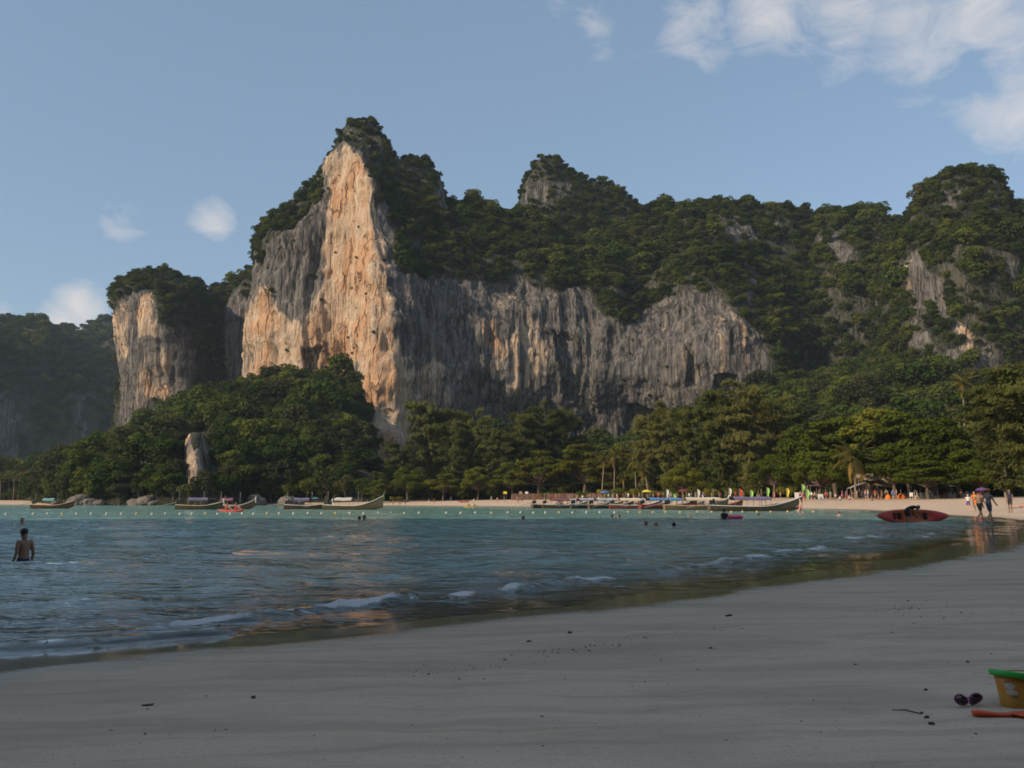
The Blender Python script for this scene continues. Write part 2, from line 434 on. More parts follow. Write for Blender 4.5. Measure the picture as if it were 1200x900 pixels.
# limestone: grey, cream and orange, with streaks that follow the fall of the water
m_rock, t, out = new_mat('limestone')
geo = t.node('ShaderNodeNewGeometry'); P = geo.outputs['Position']
av = t.attr('veg'); ao = t.attr('orange'); ad = t.attr('dark')
st1 = t.noise(t.vscale(P, (1, 1, 0.07)), 0.16, 6, 0.62, 0.25)
st2 = t.noise(t.vscale(P, (1, 1, 0.05)), 0.55, 5, 0.65, 0.2)
pt = t.noise(t.vscale(P, (1, 1, 0.55)), 0.055, 5, 0.6, 0.5)
fine = t.noise(t.vscale(P, (1, 1, 0.5)), 0.9, 5, 0.65)
st3 = t.noise(t.vscale(P, (1, 1, 0.10)), 1.3, 4, 0.6)
st2 = t.math('ADD', t.math('MULTIPLY', st2, 0.65), t.math('MULTIPLY', st3, 0.35))
k2 = t.mapr(st2, 0.36, 0.64)
grey = t.mix(k2, (0.050, 0.048, 0.047), (0.225, 0.208, 0.188))
cream = t.mix(k2, (0.34, 0.245, 0.17), (0.66, 0.51, 0.37))
oran = t.mix(fine, (0.42, 0.185, 0.085), (0.64, 0.39, 0.21))
wc = t.math('ADD', ao, t.math('ADD', t.math('MULTIPLY', t.math('SUBTRACT', st1, 0.5), 2.4), t.math('MULTIPLY', t.math('SUBTRACT', pt, 0.5), 1.2)))
c = t.mix(t.mapr(wc, 0.36, 0.74), grey, cream)
wo = t.math('ADD', t.math('MULTIPLY', ao, 0.75), t.math('MULTIPLY', t.math('SUBTRACT', pt, 0.5), 2.8))
c = t.mix(t.mapr(wo, 0.48, 0.95, 0, 0.75), c, oran)
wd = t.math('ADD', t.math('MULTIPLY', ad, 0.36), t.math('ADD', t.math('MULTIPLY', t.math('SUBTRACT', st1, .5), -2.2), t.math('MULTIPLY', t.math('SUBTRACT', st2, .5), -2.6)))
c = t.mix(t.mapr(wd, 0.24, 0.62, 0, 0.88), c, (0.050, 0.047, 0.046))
c = t.mix(t.mapr(fine, 0.54, 0.72, 0, 0.45), c, (0.07, 0.062, 0.055))
vor = t.node('ShaderNodeTexVoronoi'); vor.feature = 'DISTANCE_TO_EDGE'; vor.inputs['Scale'].default_value = 0.16
dsv = t.node('ShaderNodeVectorMath', operation='ADD'); wv = t.node('ShaderNodeTexNoise'); wv.inputs['Scale'].default_value = .12; wv.inputs['Detail'].default_value = 5; t.link(P, wv.inputs['Vector'])
wsc = t.node('ShaderNodeVectorMath', operation='SCALE'); wsc.inputs['Scale'].default_value = 5.0; t.link(wv.outputs['Color'], wsc.inputs[0])
t.link(t.vscale(P, (1, 1, .09)), dsv.inputs[0]); t.link(wsc.outputs[0], dsv.inputs[1]); t.link(dsv.outputs[0], vor.inputs['Vector'])
crack = t.math('MULTIPLY', t.mapr(vor.outputs['Distance'], 0.0, 0.07, 1.0, 0.0), t.mapr(pt, .45, .6))
c = t.mix(t.math('MULTIPLY', crack, .62), c, (0.045, 0.04, 0.036))
soil = t.mix(t.mapr(t.math('ADD', t.math('MULTIPLY', pt, .5), t.math('MULTIPLY', fine, .5)), .40, .62), (0.020, 0.026, 0.012), (0.105, 0.100, 0.080))
vg = t.math('ADD', av, t.math('MULTIPLY', t.math('SUBTRACT', fine, 0.5), 0.7))
c = t.mix(t.mapr(vg, 0.42, 0.62), c, soil)
b = t.node('ShaderNodeBsdfPrincipled'); b.inputs['Roughness'].default_value = 0.92; b.inputs['Specular IOR Level'].default_value = 0.15
t.link(c, b.inputs['Base Color'])
hh = t.math('ADD', t.math('MULTIPLY', st2, 1.2), t.math('ADD', t.math('MULTIPLY', fine, 0.8), st1))
hh = t.math('SUBTRACT', hh, t.math('MULTIPLY', crack, .8))
t.link(t.bump(hh, 1.0, 2.0), b.inputs['Normal']); t.link(b.outputs[0], out.inputs[0])

# ------------------------------------------------------------------ leaf clouds
def leaves(Pc, Nn, size, aspect, rng, tang=None):
    """one small four-cornered leaf clump at each point, facing Nn"""
    n = len(Pc)
    Nn = Nn / np.maximum(np.linalg.norm(Nn, axis=1, keepdims=True), 1e-6)
    if tang is None: tang = rng.normal(size=(n, 3))
    T = tang - Nn * (tang * Nn).sum(1, keepdims=True); T /= np.maximum(np.linalg.norm(T, axis=1, keepdims=True), 1e-6)
    B = np.cross(Nn, T)
    s = np.asarray(size).reshape(-1, 1); a = s * aspect
    fold = Nn * s * 0.25
    V = np.stack([Pc - T * s, Pc - B * a + fold, Pc + T * s, Pc + B * a + fold], 1)
    return V.reshape(-1, 3), np.arange(n * 4).reshape(-1, 4)
def lobes_leaves(lobes, n, size, rng, outw=0.8, jit=0.18, up=0.35, under=0.25):
    lobes = np.array(lobes); w = lobes[:, 3] * lobes[:, 3]; w /= w.sum()
    k = rng.choice(len(lobes), n, p=w)
    D = rng.normal(size=(n, 3)); D /= np.linalg.norm(D, axis=1, keepdims=True)
    flip = (D[:, 2] < -0.2) & (rng.random(n) > under); D[flip, 2] *= -1
    r = lobes[k, 3] * (1 - np.abs(rng.normal(0, jit, n)))
    sc = np.stack([np.ones(n), np.ones(n), lobes[k, 4]], -1)
    Pc = lobes[k, :3] + D * r[:, None] * sc
    Nn = D / sc * outw + rng.normal(0, 0.45, (n, 3)) + np.array([0, 0, up])
    return leaves(Pc, Nn, size * rng.uniform(0.6, 1.35, n), 0.62, rng)
def tube(path, radii, seg=7):
    path = np.asarray(path, float); V = []
    for i, p in enumerate(path):
        d = path[min(i + 1, len(path) - 1)] - path[max(i - 1, 0)]; d /= np.linalg.norm(d) + 1e-9
        ref = np.array([1, 0, 0]) if abs(d[0]) < 0.8 else np.array([0, 1, 0])
        a = np.cross(d, ref); a /= np.linalg.norm(a); b_ = np.cross(d, a)
        for j in range(seg):
            th = 2 * math.pi * j / seg; V.append(p + radii[i] * (math.cos(th) * a + math.sin(th) * b_))
    F = []
    for i in range(len(path) - 1):
        for j in range(seg):
            F.append((i * seg + j, i * seg + (j + 1) % seg, (i + 1) * seg + (j + 1) % seg, (i + 1) * seg + j))
    n = len(V)
    V.append(path[0]); V.append(path[-1]); m = (len(path) - 1) * seg
    for j in range(seg):
        F.append((n, (j + 1) % seg, j, j)); F.append((n + 1, m + j, m + (j + 1) % seg, m + (j + 1) % seg))
    return np.array(V), F
class MB:
    """collects shapes into one mesh"""
    def __init__(self): self.V = []; self.F = []; self.M = []; self.n = 0
    def add(self, V, F, mi=0):
        V = np.asarray(V, float)
        self.V.append(V)
        for f in F:
            f = [int(i) for i in f]
            g = []
            for i in f:
                if i not in g: g.append(i)
            if len(g) >= 3: self.F.append([i + self.n for i in g]); self.M.append(mi)
        self.n += len(V); return self
    def tube(self, path, radii, seg=7, mi=0):
        if isinstance(radii, (int, float)): radii = [radii] * len(path)
        V, F = tube(path, radii, seg); return self.add(V, F, mi)
    def box(self, c, s, rz=0.0, mi=0, rx=0.0, taper=1.0):
        V = []
        for zz in (-1, 1):
            k = taper if zz > 0 else 1.0
            for xx, yy in ((-1, -1), (1, -1), (1, 1), (-1, 1)): V.append([xx * s[0] / 2 * k, yy * s[1] / 2 * k, zz * s[2] / 2])
        M = Matrix.Rotation(rz, 3, 'Z') @ Matrix.Rotation(rx, 3, 'X')
        V = [tuple(M @ Vector(v) + Vector(c)) for v in V]
        return self.add(V, [(3, 2, 1, 0), (4, 5, 6, 7), (0, 1, 5, 4), (1, 2, 6, 5), (2, 3, 7, 6), (3, 0, 4, 7)], mi)
    def lathe(self, prof, seg=20, c=(0, 0, 0), mi=0, sx=1.0, sy=1.0, close=True):
        V = []; F = []
        for r, z in prof:
            for j in range(seg):
                th = 2 * math.pi * j / seg; V.append((c[0] + r * sx * math.cos(th), c[1] + r * sy * math.sin(th), c[2] + z))
        for i in range(len(prof) - 1):
            for j in range(seg): F.append((i * seg + j, i * seg + (j + 1) % seg, (i + 1) * seg + (j + 1) % seg, (i + 1) * seg + j))
        if close: F.append(tuple(range(seg - 1, -1, -1))); F.append(tuple(range((len(prof) - 1) * seg, len(prof) * seg)))
        return self.add(V, F, mi)
    def sheet(self, rows, mi=0):
        rows = np.asarray(rows, float); nr, nc = rows.shape[:2]
        return self.add(rows.reshape(-1, 3), grid_faces(nr, nc), mi)
    def mesh(self, name, mats, smooth=False):
        me = bpy.data.meshes.new(name); V = np.vstack(self.V)
        me.from_pydata([tuple(v) for v in V], [], self.F)
        for m in mats: me.materials.append(m)
        me.polygons.foreach_set('material_index', np.array(self.M, dtype=np.int32))
        me.polygons.foreach_set('use_smooth', np.full(len(self.F), smooth, dtype=bool)); me.update()
        return me
    def build(self, name, mats, parent=None, smooth=False, loc=None):
        return obj(name, self.mesh(name, mats if isinstance(mats, (list, tuple)) else [mats], smooth), parent, loc)

# ---- jungle crowns (unit: metres, about 9 m across), shared by the near jungle trees and by the canopy on the cliffs
def jungle_crown(seed, n=1500, tall=1.0, mats=None):
    rng = np.random.default_rng(seed); lob = []
    for i in range(15):
        a = rng.uniform(0, 6.28); r = 2.9 * math.sqrt(rng.random()); zc = 3.6 * tall + (1 - (r / 3.3) ** 2) * 2.6 * tall + rng.normal(0, .5)
        lob.append((r * math.cos(a), r * math.sin(a), zc, rng.uniform(1.0, 1.9), rng.uniform(.6, .85)))
    lob.append((0, 0, 3.4 * tall, 2.6, .8))
    V, F = lobes_leaves(lob, n, 0.36, rng)
    return mesh_np('jungle_crown', V, F, mats or [m_jungle], False)
JC = [jungle_crown(1), jungle_crown(2, tall=1.25), jungle_crown(3, tall=.8, mats=[m_scrub]), jungle_crown(4, tall=1.1, mats=[m_scrub])]
def jungle_trunk(seed):
    rng = np.random.default_rng(seed); mb = MB()
    mb.tube([(0, 0, -1.2), (.1, 0, 1.5), (.0, .2, 4.2), (.1, .1, 6.0)], [.34, .26, .17, .05])
    for i in range(5):
        a = rng.uniform(0, 6.28); r = rng.uniform(1.4, 2.6)
        mb.tube([(0, 0, 1.8 + .3 * i), (r * .5 * math.cos(a), r * .5 * math.sin(a), 3.0 + .3 * i), (r * math.cos(a), r * math.sin(a), 4.0 + .4 * i)], [.14, .09, .03], 5)
    return mb.mesh('jungle_trunk', [m_barkd])
JT = [jungle_trunk(1), jungle_trunk(2)]

# ------------------------------------------------------------------ cliffs from control cages
def pchip(xk, yk, x):
    """monotone cubic through control values (yk: n x m)"""
    hk = np.diff(xk)[:, None]; dl = np.diff(yk, axis=0) / hk
    m = np.zeros_like(yk); m[0] = dl[0]; m[-1] = dl[-1]
    s = dl[:-1] * dl[1:]
    with np.errstate(divide='ignore', invalid='ignore'):
        hm = 2 * s / (dl[:-1] + dl[1:])
    m[1:-1] = np.where(s > 0, hm, 0)
    i = np.clip(np.searchsorted(xk, x, 'right') - 1, 0, len(xk) - 2)
    tt = ((x - xk[i]) / (xk[i + 1] - xk[i]))[:, None]; hh = hk[i]
    t2 = tt * tt; t3 = t2 * tt
    return (2 * t3 - 3 * t2 + 1) * yk[i] + (t3 - 2 * t2 + tt) * hh * m[i] + (-2 * t3 + 3 * t2) * yk[i + 1] + (t3 - t2) * hh * m[i + 1]
def in_poly(u, v, poly):
    ins = np.zeros(u.shape, bool); n = len(poly)
    for i in range(n):
        a = poly[i]; b_ = poly[(i + 1) % n]
        cond = (a[1] > v) != (b_[1] > v)
        xi = (b_[0] - a[0]) * (v - a[1]) / (b_[1] - a[1] + 1e-12) + a[0]
        ins ^= cond & (u < xi)
    return ins
def soft_poly(u, v, poly, soft):
    """1 inside, falling to 0 over `soft` pixels round the outline"""
    best = np.full(u.shape, 1e9); n = len(poly)
    for i in range(n):
        a = np.array(poly[i], float); ab = np.array(poly[(i + 1) % n], float) - a
        tt = np.clip(((u - a[0]) * ab[0] + (v - a[1]) * ab[1]) / (ab @ ab + 1e-9), 0, 1)
        best = np.minimum(best, np.hypot(u - a[0] - tt * ab[0], v - a[1] - tt * ab[1]))
    sgn = np.where(in_poly(u, v, poly), 1, -1)
    return sstep(-soft, soft, best * sgn)
RNG = np.random.default_rng(77)
jungle_pts = []                                    # (x, y, z, size, kind) for every clump of the canopy
def massif(name, rows, res, back=(60, 0.75, 140), rock=(), orange=(), dark=(), disp=1.0, tree=4.5, dens=1.0, tree_size=1.0, bare=0.10, world_rows=None, clear=(), scrub=None):
    cage = np.array([[px(*c) for c in r] for r in rows]) if world_rows is None else np.array(world_rows, float)
    top = cage[-1]
    if back:
        b1 = top.copy(); dirb = np.stack([top[:, 0], top[:, 1], np.zeros(len(top))], -1); dirb /= np.linalg.norm(dirb, axis=1, keepdims=True)
        b1 = top + dirb * back[0]; b1[:, 2] *= back[1]
        b2 = top + dirb * back[2]; b2[:, 2] = -3
        cage = np.concatenate([cage, b1[None], b2[None]])
    nr, nc = cage.shape[:2]
    # even spacing along both directions
    def even(pts_mean, n_ctrl):
        s = np.linspace(0, n_ctrl - 1, 600); c_ = pchip(np.arange(n_ctrl, dtype=float), pts_mean, s)
        L = np.concatenate([[0], np.cumsum(np.linalg.norm(np.diff(c_, axis=0), axis=1))])
        n = max(8, int(L[-1] / res)); return np.interp(np.linspace(0, L[-1], n), L, s)
    def even_rows():
        s = np.linspace(0, nr - 1, 900); c_ = pchip(np.arange(nr, dtype=float), cage[:, nc // 2], s)
        w_ = np.linalg.norm(np.diff(c_, axis=0), axis=1)
        if back: w_ = np.where(s[1:] > nr - 3, w_ / 5, w_)
        L = np.concatenate([[0], np.cumsum(w_)]); return np.interp(np.linspace(0, L[-1], max(8, int(L[-1] / res))), L, s)
    midrow = cage[min(2, nr - 1)]
    sc = even(midrow, nc); sr = even_rows()
    A = pchip(np.arange(nc, dtype=float), cage.transpose(1, 0, 2).reshape(nc, -1), sc).reshape(len(sc), nr, 3).transpose(1, 0, 2)
    G = pchip(np.arange(nr, dtype=float), A.reshape(nr, -1), sr).reshape(len(sr), len(sc), 3)
    def normals(G):
        du = np.gradient(G, axis=1); dv = np.gradient(G, axis=0); N = np.cross(du, dv)
        return N / np.maximum(np.linalg.norm(N, axis=-1, keepdims=True), 1e-9)
    N = normals(G)
    u, v = proj(G)
    wn = 12 * fbm(G * .03, 4, 5) + 5 * fbm(G * .12, 3, 45); wm = 22 * fbm(G * np.array([.045, .045, .02]) + 40, 4, 6) + 7 * fbm(G * np.array([.16, .16, .05]), 3, 46)
    rk = np.zeros(u.shape)
    front = (N[..., 1] < 0.25) | (N[..., 2] > 0.9)
    for poly, soft, val in rock: rk = np.maximum(rk, val * soft_poly(u + wn, v + wm, poly, soft + 4))
    steep = 1 - np.clip(N[..., 2], 0, 1)
    patch = fbm(G * np.array([.05, .05, .03]), 4, 12)
    rk = rk + sstep(0.30 - bare, 0.55 - bare, patch * sstep(.35, .75, steep)) * 0.8
    rk = rk + (0.45 * fbm(G * .07, 3, 14) + .45 * fbm(G * np.array([.22, .22, .10]), 3, 15)) * (rk > 0.02)
    veg = 1 - np.clip(rk, 0, 1)
    veg = np.where(front, veg, 1.0)
    veg = np.maximum(veg, sstep(.55, .8, N[..., 2]))
    og = np.zeros(u.shape); dk = np.zeros(u.shape)
    for poly, soft, val in orange: og = np.maximum(og, val * soft_poly(u + wn * .7, v + wm * .7, poly, soft))
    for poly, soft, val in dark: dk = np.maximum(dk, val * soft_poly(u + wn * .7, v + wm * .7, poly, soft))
    # relief: broad bulges and caves, fluting, small ledges
    g0 = G
    rid = lambda n_: 1 - 2 * np.abs(n_)
    wp = g0 + 1.6 * np.stack([vnoise(g0 * .06, 61), vnoise(g0 * .06, 62), vnoise(g0 * .06, 63)], -1)
    flute = rid(vnoise(wp * np.array([.10, .10, .010]), 2)) * 1.7 + rid(vnoise(wp * np.array([.26, .26, .022]), 4)) * 0.9
    broad = fbm(g0 * np.array([.022, .022, .028]), 4, 8) * 7.5
    ledge = fbm(wp * np.array([.035, .035, .075]), 4, 18) * 2.8
    small = rid(vnoise(wp * np.array([.55, .55, .05]), 19)) * 0.5 + fbm(g0 * np.array([.3, .3, .2]), 3, 29) * .9
    broad = broad - 5.0 * dk * (dk > .85)
    rocky = 1 - veg
    off = broad * (0.75 + 0.25 * rocky) + (flute + ledge + small) * rocky + veg * (2.2 * fbm(g0 * .09, 3, 23) + 3.5 * rid(vnoise(g0 * np.array([.026, .026, .005]), 25)))
    off *= disp * sstep(-3, 12, G[..., 2])
    rowk = np.linspace(0, 1, len(sc)); 
    G = G + N * off[..., None]
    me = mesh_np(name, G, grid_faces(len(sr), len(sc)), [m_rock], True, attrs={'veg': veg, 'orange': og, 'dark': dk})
    o = tag(obj(name, me), kind='structure')
    # the canopy: points spread over the green parts by area
    N2 = normals(G)
    e1 = G[:-1, 1:] - G[:-1, :-1]; e2 = G[1:, :-1] - G[:-1, :-1]
    area = np.linalg.norm(np.cross(e1, e2), axis=-1); vq = veg[:-1, :-1]; nz = N2[:-1, :-1, 2]; ny = N2[:-1, :-1, 1]
    thin = 0.55 + 0.75 * sstep(-.25, .3, fbm(G[:-1, :-1] * .03, 3, 33))
    prob = area * (sstep(.45, .75, vq) * thin + 0.10 * sstep(.1, .4, vq) + .012) * dens / (tree * tree)
    zq = G[:-1, :-1, 2]
    prob = prob * np.where((zq < 0.5), 0, 1) * np.where(ny > 0.75, 0.15, 1.0)
    uu, vv = proj(G[:-1, :-1])
    prob = prob * np.where((uu < -90) | (uu > 1290), 0.0, 1.0)
    for poly in clear: prob = prob * np.where(in_poly(uu, vv, poly), 0, 1)
    cnt = RNG.poisson(prob)
    ii, jj = np.nonzero(cnt); rep = np.repeat(np.arange(len(ii)), cnt[ii, jj]); ii = ii[rep]; jj = jj[rep]
    f1 = RNG.random(len(ii))[:, None]; f2 = RNG.random(len(ii))[:, None]
    Pt = G[ii, jj] + e1[ii, jj] * f1 + e2[ii, jj] * f2
    stp = 1 - np.clip(nz[ii, jj], 0, 1)
    sz = RNG.lognormal(-.04, 0.38, len(ii)) * tree_size * (1 - 0.38 * stp)
    sz = sz * np.where(veg[ii, jj] < .45, .42, 1.0)
    if scrub:
        vs_ = vv[ii, jj]; sz = sz * (scrub[2] + (1 - scrub[2]) * sstep(scrub[0], scrub[1], vs_))
    hz = RNG.random(len(ii))
    kind = np.where(hz < 0.5 - .35 * stp, 0, np.where(hz < .62, 1, np.where(hz < .82, 2, 3)))
    Pt[:, 2] -= sz * (2.0 + 0.9 * stp); Pt += N2[ii, jj] * 0.3
    jungle_pts.append((name, Pt, sz, kind))
    return o

# ------------------------------------------------------------------ the cliffs (photo columns/rows with distances in metres)
# main tower and the long wall to its right
base = [(314, 605, 560), (300, 605, 494), (316, 605, 464), (350, 605, 458), (386, 605, 462), (411, 605, 456), (427, 605, 412), (442, 605, 404), (462, 605, 405), (505, 605, 424), (532, 605, 434),
        (560, 605, 447), (620, 605, 457), (690, 605, 463), (750, 605, 463), (800, 605, 453), (850, 605, 448), (892, 605, 446), (922, 605, 452), (975, 605, 470), (1070, 605, 500)]
low = [(u, 500, d + (2 if 430 < u < 900 else 0)) for u, v, d in base]
mid = [(313, 400, 562), (296, 400, 493), (315, 400, 463), (350, 400, 456), (386, 400, 460), (409, 400, 457), (424, 390, 424), (440, 390, 411), (458, 395, 411), (505, 410, 426), (532, 412, 436),
       (560, 415, 443), (620, 418, 452), (690, 425, 458), (750, 430, 456), (800, 420, 446), (850, 420, 441), (892, 435, 442), (924, 450, 454), (975, 460, 474), (1070, 460, 506)]
lip = [(312, 330, 570), (302, 320, 494), (317, 300, 467), (346, 270, 463), (381, 212, 464), (402, 176, 462), (424, 190, 448), (438, 240, 434), (452, 300, 426), (500, 333, 436), (530, 335, 444),
       (560, 336, 452), (620, 338, 461), (690, 348, 466), (750, 362, 466), (800, 343, 457), (850, 344, 454), (891, 392, 452), (926, 415, 462), (977, 425, 482), (1070, 430, 512)]
upp = [(313, 302, 576), (304, 287, 505), (319, 272, 482), (346, 248, 477), (379, 200, 475), (400, 158, 472), (424, 158, 469), (443, 176, 468), (462, 215, 466), (502, 252, 470), (530, 276, 475),
       (560, 282, 480), (620, 292, 490), (690, 302, 495), (750, 304, 495), (800, 290, 485), (850, 288, 482), (896, 305, 492), (930, 316, 502), (982, 326, 520), (1070, 335, 540)]
top = [(320, 292, 588), (307, 281, 525), (320, 272, 508), (345, 250, 498), (376, 204, 492), (398, 157, 488), (420, 139, 485), (444, 147, 487), (466, 186, 490), (506, 207, 500), (528, 250, 505),
       (560, 246, 510), (620, 266, 520), (690, 288, 525), (757, 264, 530), (802, 252, 525), (857, 247, 520), (902, 251, 525), (942, 248, 535), (969, 258, 545), (1070, 300, 570)]
ROCK1 = [([(292, 470), (296, 372), (304, 340), (332, 345), (378, 330), (381, 215), (392, 178), (408, 152), (426, 160), (428, 205), (446, 245), (458, 275), (460, 318), (470, 334), (505, 332),
           (560, 338), (600, 332), (640, 350), (690, 350), (735, 378), (768, 352), (802, 340), (842, 342), (866, 378), (888, 398), (896, 440), (918, 462), (890, 520), (700, 545), (560, 540), (430, 560), (420, 470)], 5, 1.0),
         ([(296, 360), (304, 305), (330, 288), (352, 262), (372, 232), (388, 205), (390, 345), (340, 366)], 8, 0.92),
         ([(840, 255), (870, 250), (878, 285), (850, 290)], 6, .6), ([(752, 262), (768, 258), (770, 285), (756, 290)], 4, .6),
         ([(960, 270), (985, 275), (990, 320), (968, 330)], 6, .6)]
ORG1 = [([(380, 205), (402, 158), (424, 180), (444, 250), (454, 310), (466, 400), (486, 470), (478, 530), (425, 560), (421, 430), (392, 460), (305, 475), (294, 440), (298, 360), (316, 345), (330, 365), (350, 375), (366, 350), (382, 330)], 9, .95),
        ([(302, 440), (300, 350), (318, 335), (330, 400), (320, 450)], 8, .85), ([(470, 440), (520, 420), (540, 450), (520, 490), (480, 500)], 10, .55),
        ([(560, 370), (600, 345), (645, 380), (640, 430), (600, 465), (575, 470), (600, 420), (570, 450)], 6, .45), ([(795, 350), (850, 345), (885, 400), (895, 455), (820, 470), (790, 440)], 9, .28)]
DRK1 = [([(300, 300), (330, 285), (384, 210), (384, 330), (384, 380), (345, 385), (325, 345), (300, 345)], 9, .75), ([(780, 330), (850, 335), (890, 400), (880, 440), (800, 440)], 12, .5), ([(350, 405), (378, 400), (380, 445), (356, 445)], 6, 1.0), ([(470, 330), (760, 345), (780, 480), (700, 525), (520, 480), (480, 420)], 14, .62),  # second patch: shade under the lip at the wall's right end, painted dark
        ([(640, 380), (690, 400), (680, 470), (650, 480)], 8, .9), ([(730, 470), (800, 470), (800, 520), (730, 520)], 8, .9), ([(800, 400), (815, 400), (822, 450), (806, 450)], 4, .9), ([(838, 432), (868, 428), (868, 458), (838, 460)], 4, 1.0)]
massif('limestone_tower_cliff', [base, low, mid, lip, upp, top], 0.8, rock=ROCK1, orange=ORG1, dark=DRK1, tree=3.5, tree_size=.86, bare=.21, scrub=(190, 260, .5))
# the domed peak behind the wall
m2 = [[(u, 440, 560) for u in (596, 604, 622, 652, 692, 735, 785)], [(598, 330, 562), (606, 320, 556), (622, 310, 553), (652, 310, 552), (692, 315, 555), (735, 320, 560), (785, 330, 575)],
      [(602, 250, 575), (607, 236, 562), (622, 226, 558), (652, 216, 560), (692, 240, 563), (732, 255, 568), (780, 285, 585)], [(606, 240, 590), (609, 222, 580), (620, 200, 574), (648, 184, 573), (690, 208, 577), (730, 230, 582), (772, 282, 600)]]
massif('peak_hill', m2, 1.3, rock=[([(614, 222), (628, 204), (660, 206), (684, 222), (678, 244), (640, 250), (618, 248)], 4, .42)], dark=[([(600, 190), (700, 190), (700, 270), (600, 270)], 5, .9)], tree=3.2, tree_size=.7, bare=.0, disp=.45, scrub=(185, 260, .65))
# the wooded shoulder between the wall and the right hand massif
m3 = [[(u, 605, d) for u, d in ((930, 490), (960, 470), (1000, 455), (1045, 455), (1090, 470))], [(935, 430, 495), (962, 420, 478), (1002, 410, 466), (1045, 420, 464), (1090, 430, 480)],
      [(945, 320, 510), (967, 305, 500), (1004, 300, 492), (1043, 310, 492), (1085, 330, 505)], [(955, 272, 540), (975, 258, 530), (1008, 252, 525), (1034, 260, 525), (1062, 305, 535)]]
massif('shoulder_hill', m3, 1.4, rock=[([(968, 270), (982, 265), (986, 300), (972, 320)], 5, .8), ([(975, 300), (1000, 300), (1000, 320), (980, 325)], 5, .7)], tree=4.0, tree_size=.95, bare=.18)
# right hand massif
us = (1006, 1030, 1060, 1095, 1130, 1165, 1195, 1235, 1300)
m4 = [[(u, 605, d) for u, d in zip(us, (470, 432, 405, 388, 380, 380, 384, 392, 420))], [(u, v, d) for u, v, d in zip((1012, 1034, 1062, 1096, 1130, 1165, 1196, 1236, 1300), (470, 455, 445, 440, 438, 438, 440, 440, 440), (472, 436, 409, 391, 384, 383, 388, 395, 424))],
      [(u, v, d) for u, v, d in zip((1020, 1040, 1066, 1098, 1132, 1166, 1197, 1237, 1300), (395, 360, 345, 335, 335, 335, 340, 335, 340), (478, 442, 416, 398, 391, 389, 394, 402, 430))],
      [(u, v, d) for u, v, d in zip((1028, 1046, 1068, 1098, 1132, 1164, 1195, 1237, 1300), (350, 305, 272, 250, 240, 250, 285, 275, 290), (490, 455, 430, 414, 408, 408, 412, 418, 445))],
      [(u, v, d) for u, v, d in zip((1036, 1052, 1070, 1097, 1132, 1162, 1192, 1237, 1300), (340, 294, 252, 220, 207, 215, 262, 246, 265), (505, 470, 450, 436, 430, 432, 438, 440, 465))]]
massif('right_massif_cliff', m4, 1.0, rock=[([(1058, 312), (1086, 300), (1108, 320), (1116, 360), (1150, 395), (1168, 430), (1164, 455), (1140, 440), (1128, 412), (1100, 410), (1120, 395), (1100, 358), (1078, 362), (1060, 350)], 3, .80),
        ([(1062, 262), (1082, 258), (1080, 280), (1066, 284)], 5, .8), ([(1106, 226), (1128, 212), (1120, 236), (1108, 240)], 5, .7), ([(1192, 340), (1203, 330), (1204, 380), (1196, 390)], 4, .9)],
       orange=[([(1062, 315), (1072, 310), (1074, 350), (1064, 350)], 5, .6), ([(1108, 345), (1135, 360), (1150, 400), (1130, 410), (1100, 412), (1118, 390)], 6, .6)], tree=3.2, tree_size=.85, bare=.08, scrub=(210, 280, .65))
# the square pillar on the left
m5 = [[(150, 605, 640), (142, 605, 590), (150, 605, 565), (175, 605, 555), (205, 605, 552), (232, 605, 560), (252, 605, 580), (262, 605, 640)],
      [(150, 520, 640), (143, 520, 590), (150, 520, 566), (176, 520, 557), (206, 520, 555), (233, 520, 564), (254, 520, 585), (264, 520, 640)],
      [(153, 450, 640), (148, 450, 590), (153, 450, 566), (178, 450, 558), (207, 450, 557), (234, 450, 568), (256, 450, 590), (266, 450, 640)],
      [(140, 357, 640), (135, 352, 588), (145, 356, 562), (175, 360, 554), (204, 366, 556), (232, 372, 572), (254, 380, 598), (264, 380, 640)],
      [(145, 346, 640), (138, 343, 600), (147, 336, 580), (172, 330, 572), (203, 332, 574), (230, 340, 590), (250, 360, 610), (262, 372, 640)],
      [(150, 340, 650), (143, 338, 618), (151, 330, 608), (172, 323, 602), (200, 320, 602), (224, 326, 612), (240, 348, 625), (258, 362, 650)]]
massif('limestone_pillar_cliff', m5, 1.1, back=(25, .9, 70), rock=[([(130, 350), (150, 356), (185, 352), (192, 385), (200, 400), (222, 400), (226, 440), (222, 460), (180, 475), (170, 490), (165, 530), (135, 540), (135, 420)], 5, 1.0)],
       orange=[([(165, 360), (185, 352), (190, 400), (165, 400)], 6, .75), ([(175, 405), (205, 405), (205, 470), (160, 480), (165, 430)], 7, .55), ([(133, 355), (158, 360), (156, 420), (145, 420)], 5, .6)],
       dark=[([(150, 370), (165, 375), (166, 440), (150, 440)], 6, .8), ([(195, 370), (230, 390), (230, 430), (200, 420)], 8, .6)], tree=3.6, tree_size=.8, disp=.9, bare=.05, scrub=(320, 350, .65))
# ridge between pillar and tower
m6 = [[(u, 605, d) for u, d in ((240, 640), (256, 600), (275, 590), (300, 590), (340, 600))], [(244, 460, 640), (257, 450, 603), (275, 445, 594), (300, 440, 594), (340, 440, 604)],
      [(244, 380, 650), (260, 368, 612), (276, 355, 602), (300, 345, 600), (340, 340, 610)], [(246, 356, 670), (262, 347, 640), (280, 333, 630), (302, 319, 625), (340, 310, 630)]]
massif('ridge_cliff', m6, 1.5, rock=[([(258, 372), (280, 358), (302, 352), (304, 440), (258, 445)], 6, .72)], orange=[([(258, 390), (275, 380), (275, 430), (260, 440)], 6, .6)], tree=4.6, bare=.12)
